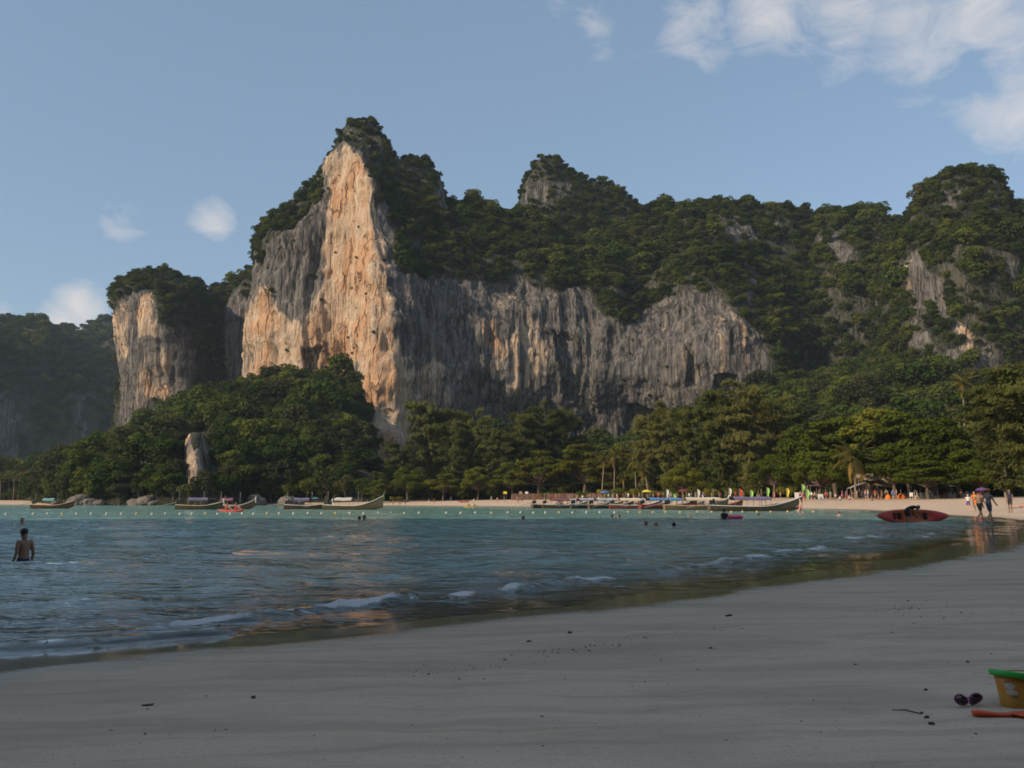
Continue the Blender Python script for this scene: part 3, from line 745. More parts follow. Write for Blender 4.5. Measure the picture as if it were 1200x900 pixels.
# far mountains at the left edge
m7 = [[(u, 605, d) for u, d in ((-140, 980), (-60, 960), (0, 950), (60, 960), (110, 1000), (170, 1050))], [(-140, 480, 990), (-60, 475, 970), (0, 470, 960), (60, 475, 975), (110, 480, 1010), (170, 480, 1060)],
      [(-140, 400, 1030), (-60, 405, 1015), (0, 400, 1005), (40, 400, 1010), (70, 420, 1040), (170, 440, 1090)], [(-140, 385, 1080), (-60, 390, 1070), (5, 380, 1060), (32, 375, 1060), (66, 392, 1080), (170, 440, 1130)]]
massif('far_hill', m7, 2.6, rock=[([(-40, 470), (10, 460), (25, 500), (20, 545), (-40, 545)], 8, .8), ([(92, 470), (100, 465), (102, 515), (94, 520)], 4, .8)], dark=[([(-60, 380), (180, 380), (180, 600), (-60, 600)], 5, .7)], tree=7.0, tree_size=1.35, bare=.02)
m7b = [[(u, 605, 1180) for u in (20, 70, 110, 150, 210)], [(20, 450, 1185), (70, 440, 1185), (110, 430, 1185), (150, 425, 1185), (210, 425, 1185)],
       [(20, 420, 1220), (70, 400, 1220), (110, 395, 1220), (145, 390, 1220), (210, 385, 1220)], [(30, 405, 1260), (75, 388, 1260), (92, 386, 1260), (135, 376, 1260), (210, 365, 1260)]]
massif('far_hill', m7b, 3.2, tree=8.0, tree_size=1.5, bare=.0)
# wooded slope below the pillar and the tower
us = (-110, 0, 60, 100, 150, 200, 250, 300, 350, 395, 418, 434)
m8 = [[(u, 594, d) for u, d in zip(us, (420, 410, 330, 285, 278, 272, 275, 290, 292, 290, 290, 288))],
      [(u, v, d) for u, v, d in zip(us, (586, 586, 578, 570, 560, 556, 552, 552, 555, 558, 562, 566), (435, 425, 345, 300, 292, 286, 292, 306, 310, 308, 306, 304))],
      [(u, v, d) for u, v, d in zip(us, (572, 570, 560, 545, 532, 520, 510, 505, 500, 505, 515, 548), (500, 490, 420, 390, 370, 365, 365, 370, 372, 372, 370, 372))],
      [(u, v, d) for u, v, d in zip(us, (558, 557, 553, 540, 522, 492, 470, 458, 452, 458, 450, 520), (600, 590, 540, 520, 510, 495, 470, 450, 448, 448, 448, 425))]]
massif('jungle_slope', m8, 1.5, back=(30, .95, 60), rock=[([(220, 520), (232, 512), (242, 530), (240, 545), (226, 562), (220, 545)], 2.5, 1.3), ([(300, 520), (312, 518), (312, 535), (302, 538)], 3, .8)], orange=[([(215, 505), (250, 505), (250, 570), (215, 570)], 4, .55)],
       tree=4.4, tree_size=1.0, bare=-.2, disp=.55, clear=[[(210, 512), (248, 502), (256, 545), (256, 592), (208, 592)]])
# pale slab of rock standing out of the slope
mo_ = [[(216, 572, 322), (219, 572, 306), (226, 572, 301), (236, 570, 302), (244, 568, 308), (247, 568, 322)], [(217, 548, 324), (220, 548, 309), (226, 548, 304), (235, 548, 306), (243, 548, 312), (246, 548, 324)],
       [(219, 525, 326), (221, 524, 314), (227, 523, 310), (234, 524, 312), (240, 528, 318), (244, 530, 326)], [(222, 518, 330), (223, 514, 322), (227, 511, 319), (232, 512, 320), (237, 519, 324), (242, 524, 330)]]
mo_ = [[(u_, v_, d_ - 22) for u_, v_, d_ in rw_] for rw_ in mo_]
massif('rock_outcrop_cliff', mo_, .6, back=(8, .9, 22), rock=[([(200, 490), (260, 490), (260, 590), (200, 590)], 3, 1.4)], orange=[([(200, 490), (260, 490), (260, 590), (200, 590)], 3, .62)], tree=60, disp=.42, bare=0)
# talus between the beach trees and the wall
us = (428, 470, 520, 620, 700, 800, 880, 950, 1020, 1100, 1160, 1260)
m9 = [[(u, 592, d) for u, d in zip(us, (310, 310, 308, 302, 285, 255, 235, 215, 195, 180, 172, 165))],
      [(u, v, d) for u, v, d in zip(us, (582, 580, 572, 568, 566, 560, 556, 548, 545, 545, 545, 545), (330, 330, 330, 328, 315, 290, 275, 260, 245, 235, 228, 222))],
      [(u, v, d) for u, v, d in zip(us, (572, 564, 545, 545, 545, 530, 510, 490, 480, 480, 480, 482), (380, 380, 380, 382, 380, 365, 355, 345, 335, 318, 312, 312))],
      [(u, v, d) for u, v, d in zip(us, (572, 558, 525, 530, 540, 512, 480, 455, 440, 448, 455, 460), (424, 420, 424, 440, 446, 432, 428, 430, 410, 374, 368, 372))]]
massif('jungle_talus', m9, 2.0, back=(20, .95, 50), tree=4.6, tree_size=.9, bare=-.3, disp=.5)
# the headland behind the camera whose shade lies on the near beach, and the one off to the left that shades the far mountains
def ridge(name, line, hts, depth_, res, seed=0):
    line = np.array(line, float); n = len(line); tl = np.gradient(line, axis=0); tl /= np.linalg.norm(tl, axis=1, keepdims=True)
    nrm = np.stack([-tl[:, 1], tl[:, 0]], -1)
    rows = []
    for off, k in ((-1.0, -0.02), (-.85, .45), (-.6, .85), (0, 1.0), (.5, .8), (.9, .35), (1.0, -.02)):
        rows.append([(x + nx * off * depth_, y + ny * off * depth_, max(-2, hh * k)) for (x, y), (nx, ny), hh in zip(line, nrm, hts)])
    return massif(name, None, res, back=None, world_rows=rows, tree=900, disp=.9, bare=.25)
ridge('headland_cliff', [(-480, -150), (-400, -100), (-330, -72), (-260, -58), (-190, -52), (-120, -52), (-50, -56), (20, -70), (90, -95)], [40, 84, 93, 94, 92, 91, 87, 72, 30], 34, 3.0)
ridge('western_headland_cliff', [(-1010, 1020), (-940, 940), (-860, 860), (-780, 790), (-700, 730), (-640, 690)], [200, 310, 330, 320, 290, 120], 90, 6.0)

# ------------------------------------------------------------------ jungle trees at the foot of the slope (their crowns also make the canopy)
front = [(95, 590, 290), (118, 590, 284), (140, 590, 280), (162, 590, 279), (183, 590, 277), (203, 590, 275), (221, 590, 270), (240, 590, 271), (258, 590, 280), (272, 590, 286), (295, 590, 291), (316, 590, 294), (338, 590, 294), (360, 590, 294), (382, 590, 293), (404, 590, 292), (424, 590, 291)]
jt_labels = {0: 'rounded dark green jungle tree beside the shore boulders at the end of the slope'}
proto_crowns = []
for i, (u, v, d) in enumerate(front):
    k = i % 4
    p = px(u, v, d); s = 0.95 + 0.35 * ((i * 37) % 10) / 10
    tr_ = thing('jungle_tree', 'rounded green jungle tree in the front row along the foot of the wooded slope', 'tree', (p[0], d, max(0.6, gz1(p[0], d)) + 0.2), (i * 1.7) % 6.28, 'trees along the foot of the wooded slope')
    tr_.scale = (s, s, s)
    c = obj('crown', JC[k], tr_); obj('trunk', JT[i % 2], tr_)
    if i < 4: proto_crowns.append(c)

# dark undergrowth below the beach trees
uu = np.linspace(432, 1215, 260) + RNG.normal(0, 2, 260); dd_ = np.interp(uu, (428, 520, 620, 700, 800, 880, 950, 1020, 1100, 1160, 1260), (296, 294, 286, 272, 240, 214, 190, 180, 168, 158, 150)) + RNG.uniform(0, 14, 260)
Pu = np.stack([(uu - 600) / 1000 * dd_, dd_, np.full(260, 0.2)], -1)
jungle_pts.append(('undergrowth', Pu, RNG.uniform(.5, .95, 260), RNG.integers(0, 4, 260)))
def gn_canopy(name, pts, size, kind):
    """a canopy of crowns on a cloud of points"""
    me = bpy.data.meshes.new(name); me.vertices.add(len(pts)); me.vertices.foreach_set('co', pts.astype(np.float32).ravel())
    a = me.attributes.new('size', 'FLOAT', 'POINT'); a.data.foreach_set('value', size.astype(np.float32))
    a = me.attributes.new('kind', 'INT', 'POINT'); a.data.foreach_set('value', kind.astype(np.int32))
    a = me.attributes.new('turn', 'FLOAT', 'POINT'); a.data.foreach_set('value', RNG.uniform(0, 6.28, len(pts)).astype(np.float32))
    o = obj(name, me)
    md = o.modifiers.new('canopy', 'NODES'); md.node_group = CANOPY
    tag(o, kind='stuff')
    return o
CANOPY = bpy.data.node_groups.new('canopy', 'GeometryNodeTree')
CANOPY.interface.new_socket('Geometry', in_out='INPUT', socket_type='NodeSocketGeometry')
CANOPY.interface.new_socket('Geometry', in_out='OUTPUT', socket_type='NodeSocketGeometry')
g = NT(CANOPY); gi = g.node('NodeGroupInput'); go = g.node('NodeGroupOutput')
m2p = g.node('GeometryNodeMeshToPoints'); g.link(gi.outputs[0], m2p.inputs[0])
iop = g.node('GeometryNodeInstanceOnPoints'); g.link(m2p.outputs[0], iop.inputs['Points'])
jn = g.node('GeometryNodeJoinGeometry')
for c in reversed(proto_crowns):
    on = g.node('GeometryNodeObjectInfo'); on.transform_space = 'ORIGINAL'; on.inputs['Object'].default_value = c; on.inputs['As Instance'].default_value = True
    g.link(on.outputs['Geometry'], jn.inputs[0])
g.link(jn.outputs[0], iop.inputs['Instance']); iop.inputs['Pick Instance'].default_value = True
def named(nm, typ):
    nd = g.node('GeometryNodeInputNamedAttribute'); nd.data_type = typ; nd.inputs[0].default_value = nm; return nd.outputs[0]
g.link(named('kind', 'INT'), iop.inputs['Instance Index'])
cx = g.node('ShaderNodeCombineXYZ'); g.link(named('turn', 'FLOAT'), cx.inputs[2]); g.link(cx.outputs[0], iop.inputs['Rotation'])
g.link(named('size', 'FLOAT'), iop.inputs['Scale'])
g.link(iop.outputs[0], go.inputs[0])
tot = 0
for nm, P_, s_, k_ in jungle_pts:
    if len(P_) < 3: continue
    tot += len(P_); gn_canopy('jungle_canopy', P_, s_, k_)
print('canopy clumps', tot)

# ------------------------------------------------------------------ beach trees
def casuarina_meshes(seed, H=26.0):
    rng = np.random.default_rng(seed); mb = MB()
    lean = rng.normal(0, .5, 2)
    tp = [(lean[0] * k * k, lean[1] * k * k, H * k - .6) for k in np.linspace(0, 1, 7)]
    mb.tube(tp, [.36, .30, .24, .18, .12, .07, .02], 7)
    Pc = []; Tg = []; Sz = []
    n = 88
    for i in range(n):
        k = 0.07 + 0.91 * (i + rng.random()) / n
        a = rng.uniform(0, 6.28); L = (2.0 + 4.3 * math.sin(math.pi * min(1, (1.0 - k) * 1.05 + .12) ** .8)) * rng.uniform(.55, 1.2)
        z0 = H * k; rise = rng.uniform(.25, .8)
        bx, by = lean[0] * k * k, lean[1] * k * k
        pts = [(bx, by, z0), (bx + L * .5 * math.cos(a), by + L * .5 * math.sin(a), z0 + L * .42 * rise), (bx + L * math.cos(a), by + L * math.sin(a), z0 + L * .55 * rise)]
        mb.tube(pts, [.08 * (1.2 - k), .045 * (1.2 - k), .012], 4)
        m = int(200 * (L / 5)); tt = np.sqrt(rng.uniform(.06, 1.12, m))
        q = np.array(pts[0]) + (np.array(pts[2]) - np.array(pts[0])) * tt[:, None]
        q[:, 2] += np.sin(np.clip(tt, 0, 1) * math.pi) * L * .12 * rise
        # a few sub-plumes per limb
        sp = rng.integers(0, 6, m); spo = rng.normal(0, .62, (6, 3)); spo[:, 2] *= .5
        q += spo[sp] * tt[:, None] + rng.normal(0, .30, (m, 3)) * np.array([1, 1, .8]) - np.array([0, 0, .25])
        Pc.append(q)
        dv = np.array([math.cos(a), math.sin(a), -.35]) + rng.normal(0, .55, (m, 3)) + np.array([0, 0, -.35])
        Tg.append(dv); Sz.append(rng.uniform(.28, .55, m))
    Pc = np.vstack(Pc); Tg = np.vstack(Tg); Sz = np.concatenate(Sz)
    Nn = rng.normal(0, .45, Pc.shape) + np.array([0, 0, .35]) + np.stack([Pc[:, 0], Pc[:, 1], 0 * Pc[:, 0]], -1) * .22
    V, F = leaves(Pc, Nn, Sz, 0.36, rng, Tg)
    return mesh_np('casuarina_crown', V, F, [m_casu], False), mb.mesh('casuarina_trunk', [m_bark])
def broad_meshes(seed, mats, n=10000, R=8.0, H=15.0, flat=.33):
    rng = np.random.default_rng(seed); mb = MB(); lob = []
    mb.tube([(0, 0, -.6), (.2, .1, 2.2), (0, .3, 4.6)], [.55, .42, .33], 8)
    for i in range(38):
        a = i * 2.4 + rng.uniform(-.4, .4); r = R * math.sqrt((i % 26 + .5) / 26) * rng.uniform(.8, 1.05)
        z = H * (1 - .36 * (r / R) ** 2.2) - (rng.uniform(0, .40) if i < 26 else rng.uniform(.35, .62)) * H * (.35 + .65 * r / R) - 1.0
        lob.append((r * math.cos(a), r * math.sin(a), z, rng.uniform(1.5, 2.7), flat * rng.uniform(.8, 1.4)))
        mb.tube([(0, .3, 4.2), (.45 * r * math.cos(a), .45 * r * math.sin(a), 4.6 + (z - 4.6) * .55), (.92 * r * math.cos(a), .92 * r * math.sin(a), z - .4)], [.16, .10, .03], 5)
    V, F = lobes_leaves(lob, n, 0.33, rng, outw=1.0, jit=.28, up=.35, under=.45)
    return mesh_np('broad_crown', V, F, mats, False), mb.mesh('broad_trunk', [m_barkd])
CAS = [casuarina_meshes(s) for s in (11, 12, 13)]
BRO = [broad_meshes(21, [m_broad]), broad_meshes(22, [m_broad], flat=.5), broad_meshes(23, [m_yell]), broad_meshes(24, [m_broad], R=7, H=16, flat=.6)]

def frond_mesh(seed, L=3.4, mats=None, droop=1.0, nl=20):
    rng = np.random.default_rng(seed); mb = MB()
    rach = [np.array([L * k, 0, L * (.55 * k - .78 * droop * k * k)]) for k in np.linspace(0, 1, 8)]
    mb.tube(rach, [.045, .04, .035, .03, .025, .02, .015, .008], 4)
    for i in range(nl):
        k = .12 + .86 * i / nl; p = np.array([L * k, 0, L * (.55 * k - .78 * droop * k * k)])
        ll = .95 * math.sin(math.pi * (.15 + .8 * k)) * rng.uniform(.8, 1.1)
        for s in (-1, 1):
            tip = p + np.array([.35 * ll, s * ll * .75, -ll * rng.uniform(.35, .75)]); w = np.array([.10, 0, 0])
            midp = (p + tip) / 2 + np.array([0, 0, .06])
            mb.add([p - w * .6, p + w * .6, midp + w * .8, tip, midp - w * .8], [(0, 1, 2, 3, 4)])
    return mb.mesh('frond', mats or [m_palm])
FR = [frond_mesh(1), frond_mesh(2, 3.1, droop=1.25), frond_mesh(3, 3.0, [m_palmdead], droop=1.55)]
def palm(label, loc, height, nf=17, dead=3, scale=1.0, lean=(.6, .2), group=None, seed=0):
    rng = random.Random(seed); tp = thing('coconut_palm', label, 'palm', loc, 0, group)
    mb = MB(); n = 12
    path = [(lean[0] * (k / n) ** 2 * 1.2, lean[1] * (k / n) ** 2, height * k / n - .3) for k in range(n + 1)]
    mb.tube(path, [(.20 - .09 * k / n) * (1.08 if k % 2 else 1.0) for k in range(n + 1)], 7)
    mb.build('trunk', m_bark, tp)
    top_ = Vector(path[-1])
    for i in range(nf):
        a = i * 2.39996 + rng.uniform(-.25, .25); k = i / nf
        f = obj('frond', FR[0 if k < .6 else 1], tp, top_)
        f.rotation_euler = (0, math.radians(-58 + 82 * k + rng.uniform(-8, 8)), a); s = scale * rng.uniform(.85, 1.1); f.scale = (s, s, s)
    for i in range(dead):
        f = obj('frond', FR[2], tp, top_); f.rotation_euler = (0, math.radians(38 + rng.uniform(0, 12)), i * 1.3 + rng.uniform(-.4, .4) + 3.6); f.scale = (scale * .9,) * 3
        tag(f, 'dry yellow hanging frond')
    return tp
def place_tree(kind, u, d, vtop, wscale, name, label, group, rz):
    p = px(u, vtop, d); x = p[0]; zb = max(gz1(x, d), .8)
    H0 = 27.0 if name == 'casuarina_tree' else 15.6
    sz = (p[2] - zb) / H0
    tr_ = thing(name, label, 'tree', (x, d, zb), rz, group); sx = wscale * (sz ** .6 if name == 'casuarina_tree' else 1.0)
    tr_.scale = (sx, sx, sz)
    obj('crown', kind[0], tr_); obj('trunk', kind[1], tr_)
    return tr_
CL1 = 'feathery casuarina in the tall dark row behind the long sandy beach'
CL2 = 'tall feathery casuarina rising behind the moored longtail boats'
CL3 = 'brownish casuarina overhanging the sand behind the walkers'
cas = [(444, 292, 552, .8, CL1), (472, 290, 518, .95, CL1), (508, 296, 468, 1.1, CL1), (530, 288, 496, .9, CL1), (557, 294, 482, 1.0, CL1), (588, 284, 500, .9, CL1), (613, 290, 482, .95, CL1), (640, 296, 474, 1.0, CL1), (662, 302, 476, .9, CL1),
       (756, 240, 484, .85, CL2), (782, 228, 474, .9, CL2), (812, 216, 470, .9, CL2), (846, 206, 452, 1.05, CL2), (876, 200, 449, 1.05, CL2), (902, 203, 462, .95, CL2), (918, 212, 476, .85, CL2),
       (1140, 148, 492, .85, CL3), (1168, 132, 440, 1.0, CL3), (1202, 124, 418, 1.05, CL3), (1232, 128, 425, 1.0, CL3)]
for i, (u, d, vt, w, lb) in enumerate(cas):
    place_tree(CAS[i % 3], u, d, vt, w, 'casuarina_tree', lb, {CL1: 'casuarinas behind the long beach', CL2: 'casuarinas behind the moored boats', CL3: 'casuarinas over the walkers'}[lb], i * 1.9)
BL1 = 'broad yellow-green tree with layered branches behind the fenced beach'
BL2 = 'broad green tree with layered leaves shading the beach stalls'
BL3 = 'broad green tree standing under the casuarinas at the back of the sand'
bro = [(600, 276, 538, .85, 0, BL3), (632, 272, 522, 1.15, 2, BL1), (684, 264, 514, 1.3, 2, BL1), (722, 260, 520, 1.1, 2, BL1), (752, 250, 528, .9, 1, BL1), (560, 278, 545, .8, 1, BL3), (478, 282, 548, .8, 3, BL3), (520, 280, 552, .8, 0, BL3), (446, 284, 560, .6, 1, BL3),
       (800, 205, 545, .7, 3, BL3), (905, 185, 530, .7, 1, BL3), (942, 172, 502, .95, 3, BL2), (975, 170, 482, 1.0, 0, BL2), (1022, 168, 474, 1.25, 1, BL2), (1060, 158, 476, 1.1, 0, BL2), (1092, 150, 492, .95, 3, BL2), (1118, 146, 512, .75, 1, BL2),
       (1046, 148, 522, .72, 3, BL2), (958, 160, 526, .66, 1, BL2), (1148, 140, 540, .5, 3, BL3), (1085, 140, 536, .6, 0, BL2)]
for i, (u, d, vt, w, k, lb) in enumerate(bro):
    place_tree(BRO[k], u, d, vt, w, 'broadleaf_tree', lb, {BL1: 'broad trees behind the fence', BL2: 'broad trees over the stalls', BL3: 'broad trees under the casuarinas'}[lb], i * 2.3)
# palms
for i, (u, d, vt, sc_) in enumerate([(705, 250, 538, .95), (719, 246, 534, 1.1), (731, 246, 560, .7), (745, 242, 540, 1.0), (759, 236, 550, .9)]):
    p = px(u, vt, d); zb = gz1(p[0], d)
    palm(['slender coconut palm with a leaning pale trunk behind the boats', 'tall coconut palm with the fullest crown in the clump behind the boats', 'short coconut palm standing between taller palms behind the boats',
          'coconut palm with a straight pale trunk behind the boats', 'coconut palm half lost in casuarina foliage behind the boats'][i], (p[0], d, zb), p[2] - zb, 13, 1, sc_, (.8 - .4 * i, .2), 'palms behind the boats', i + 3)
p = px(1000, 536, 150); palm('large coconut palm with hanging yellow dry fronds beside the thatched hut', (p[0], 150, gz1(p[0], 150)), p[2] - gz1(p[0], 150), 17, 4, 1.45, (.3, 0), None, 9)
p = px(1125, 448, 172); palm('tall coconut palm topping the trees below the right hand cliff', (p[0], 172, 1.8), p[2] - 1.8, 14, 1, 1.0, (.5, 0), None, 12)
palm_src = None
for i in range(16):
    u = -14 + i * 7.4 + (i * 13 % 5); d = 398 + (i * 29 % 23); vt = 553 + (i * 17 % 9); p = px(u, vt, d); zb = gz1(p[0], d)
    if palm_src is None:
        palm_src = palm('coconut palm in the hazy grove behind the small far beach', (p[0], d, zb), 14.0, 12, 0, 1.15, (.5, .3), 'palms of the far grove', 40); t_ = palm_src
    else:
        t_ = copy_tree(palm_src)
    t_.location = (p[0], d, zb); t_.rotation_euler = (0, 0, i * 1.1); s = (p[2] - zb) / 14.0; t_.scale = (1, 1, s)
# low shrubs on the edge of the sand
SHR = []
for s in (51, 52):
    rng = np.random.default_rng(s); lob = [(rng.normal(0, .7), rng.normal(0, .7), .7 + rng.random() * .5, rng.uniform(.5, .9), .8) for i in range(7)]
    V, F = lobes_leaves(lob, 700, .14, rng); SHR.append(mesh_np('shrub_leaves', V, F, [m_yell if s == 52 else m_broad], False))
stem = MB()
for i in range(6): stem.tube([(0, 0, -.1), (.3 * math.cos(i), .3 * math.sin(i), .6), (.6 * math.cos(i), .6 * math.sin(i), 1.2)], [.04, .03, .01], 4)
stem = stem.mesh('shrub_stems', [m_barkd])
for i, (u, d, s) in enumerate([(440, 278, 1.4), (462, 280, 1.2), (640, 262, 1.3), (655, 262, 1.5), (684, 256, 1.4), (710, 244, 1.7), (722, 242, 1.8), (736, 240, 1.6), (748, 238, 1.7), (770, 226, 1.3), (795, 212, 1.4), (830, 200, 1.4), (860, 194, 1.3), (925, 176, 1.4)]):
    x = (u - 600) / 1000 * d * .99
    t_ = thing('shrub', 'low leafy shrub on the back edge of the sand below the beach trees', 'shrub', (x, d, gz1(x, d)), i * 1.3, 'shrubs along the back of the beach'); t_.scale = (s, s, s)
    obj('foliage', SHR[i % 2], t_); obj('stems', stem, t_)

# ------------------------------------------------------------------ people
SKIN = [mat('skin_tan', (0.42, 0.25, 0.16), .6, .08), mat('skin_dark', (0.24, 0.13, 0.08), .6, .08), mat('skin_pale', (0.55, 0.36, 0.26), .6, .08)]
HAIR = [mat('hair_black', (0.015, 0.012, 0.010), .5, .2), mat('hair_brown', (0.07, 0.04, 0.02), .5, .2), mat('hair_fair', (0.30, 0.20, 0.09), .5, .2)]
def cloth(name, c): return mat('cloth_' + name, c, .85, .18, 14)
CL = {k: cloth(k, v) for k, v in dict(black=(.018, .018, .02), navy=(.02, .03, .07), blue=(.06, .14, .36), white=(.62, .61, .58), red=(.45, .05, .04), orange=(.62, .17, .03), pink=(.6, .22, .25), purple=(.12, .06, .20), grey=(.20, .19, .18),
      green=(.08, .22, .06), khaki=(.28, .23, .14), yellow=(.62, .48, .06), maroon=(.16, .03, .04), teal=(.05, .22, .24)).items()}
BASE = dict(pelvis=(0, 0, .95), waist=(0, 0, 1.06), chest=(0, .005, 1.26), neck=(0, 0, 1.46), chin=(0, .015, 1.54), head=(0, .01, 1.63), crown=(0, 0, 1.71),
            hipL=(-.095, 0, .91), kneeL=(-.10, .02, .50), ankL=(-.10, -.02, .085), toeL=(-.12, .16, .03), hipR=(.095, 0, .91), kneeR=(.10, .02, .50), ankR=(.10, -.02, .085), toeR=(.12, .16, .03),
            shL=(-.175, 0, 1.41), elL=(-.235, -.03, 1.13), wrL=(-.235, .05, .88), haL=(-.225, .075, .79), shR=(.175, 0, 1.41), elR=(.235, -.03, 1.13), wrR=(.235, .05, .88), haR=(.225, .075, .79))
RAD = dict(pelvis=(.15, .105), waist=(.135, .10), chest=(.155, .115), neck=(.056, .056), chin=(.070, .085), head=(.100, .118), crown=(.072, .082), hipL=(.095, .095), hipR=(.095, .095), kneeL=(.056, .058), kneeR=(.056, .058),
           ankL=(.036, .04), ankR=(.036, .04), toeL=(.034, .022), toeR=(.034, .022), shL=(.072, .072), shR=(.072, .072), elL=(.041, .041), elR=(.041, .041), wrL=(.026, .03), wrR=(.026, .03), haL=(.018, .038), haR=(.018, .038))
BONES = [('pelvis', 'waist'), ('waist', 'chest'), ('chest', 'neck'), ('neck', 'chin'), ('chin', 'head'), ('head', 'crown'), ('pelvis', 'hipL'), ('hipL', 'kneeL'), ('kneeL', 'ankL'), ('ankL', 'toeL'), ('pelvis', 'hipR'), ('hipR', 'kneeR'), ('kneeR', 'ankR'), ('ankR', 'toeR'),
         ('chest', 'shL'), ('shL', 'elL'), ('elL', 'wrL'), ('wrL', 'haL'), ('chest', 'shR'), ('shR', 'elR'), ('elR', 'wrR'), ('wrR', 'haR')]
POSES = {
 'stand': {},
 'walk': dict(kneeL=(-.10, .20, .53), ankL=(-.10, .30, .12), toeL=(-.11, .46, .10), kneeR=(.10, -.05, .50), ankR=(.10, -.34, .17), toeR=(.11, -.22, .05), hipL=(-.095, .03, .90), elL=(-.235, -.16, 1.16), wrL=(-.22, -.14, .92), haL=(-.215, -.11, .83), elR=(.235, .08, 1.15), wrR=(.22, .25, .98), haR=(.21, .32, .93)),
 'wade': dict(elL=(-.245, -.06, 1.16), wrL=(-.27, .03, .93), haL=(-.275, .07, .85), elR=(.235, -.05, 1.14), wrR=(.245, .02, .89), haR=(.24, .05, .80), neck=(0, .01, 1.46), chin=(0, .035, 1.54), head=(0, .045, 1.625), crown=(0, .04, 1.705)),
 'bend': dict(pelvis=(0, -.18, .90), waist=(0, -.05, .98), chest=(0, .18, 1.06), neck=(0, .38, 1.07), chin=(0, .45, 1.04), head=(0, .53, 1.06), crown=(0, .60, 1.09), hipL=(-.095, -.18, .86), hipR=(.095, -.18, .86), kneeL=(-.14, -.03, .48), kneeR=(.14, -.03, .48),
              ankL=(-.15, -.14, .085), ankR=(.15, -.14, .085), toeL=(-.16, .04, .03), toeR=(.16, .04, .03), shL=(-.18, .30, 1.05), shR=(.18, .30, 1.05), elL=(-.24, .36, .80), elR=(.24, .36, .80), wrL=(-.22, .48, .60), wrR=(.22, .48, .60), haL=(-.21, .53, .53), haR=(.21, .53, .53)),
 'sit': dict(pelvis=(0, 0, .13), waist=(0, -.04, .24), chest=(0, -.07, .44), neck=(0, -.04, .64), chin=(0, -.01, .72), head=(0, 0, .80), crown=(0, 0, .88), hipL=(-.10, .02, .12), hipR=(.10, .02, .12), kneeL=(-.16, .36, .42), kneeR=(.16, .36, .42), ankL=(-.13, .62, .08), ankR=(.13, .62, .08), toeL=(-.14, .80, .04), toeR=(.14, .80, .04),
             shL=(-.18, -.06, .59), shR=(.18, -.06, .59), elL=(-.25, .12, .44), elR=(.25, .12, .44), wrL=(-.19, .30, .46), wrR=(.19, .30, .46), haL=(-.15, .38, .46), haR=(.15, .38, .46)),
 'lie': dict(pelvis=(0, 0, .13), waist=(0, -.13, .13), chest=(0, -.33, .14), neck=(0, -.53, .13), chin=(0, -.61, .15), head=(0, -.70, .15), crown=(0, -.79, .14), hipL=(-.1, .04, .12), hipR=(.1, .04, .12), kneeL=(-.11, .42, .16), kneeR=(.11, .40, .24), ankL=(-.12, .85, .06), ankR=(.13, .78, .06), toeL=(-.13, .92, .18), toeR=(.14, .86, .18),
             shL=(-.18, -.48, .12), shR=(.18, -.48, .12), elL=(-.30, -.24, .08), elR=(.30, -.24, .08), wrL=(-.26, 0, .06), wrR=(.26, 0, .06), haL=(-.24, .09, .05), haR=(.24, .09, .05)),
}
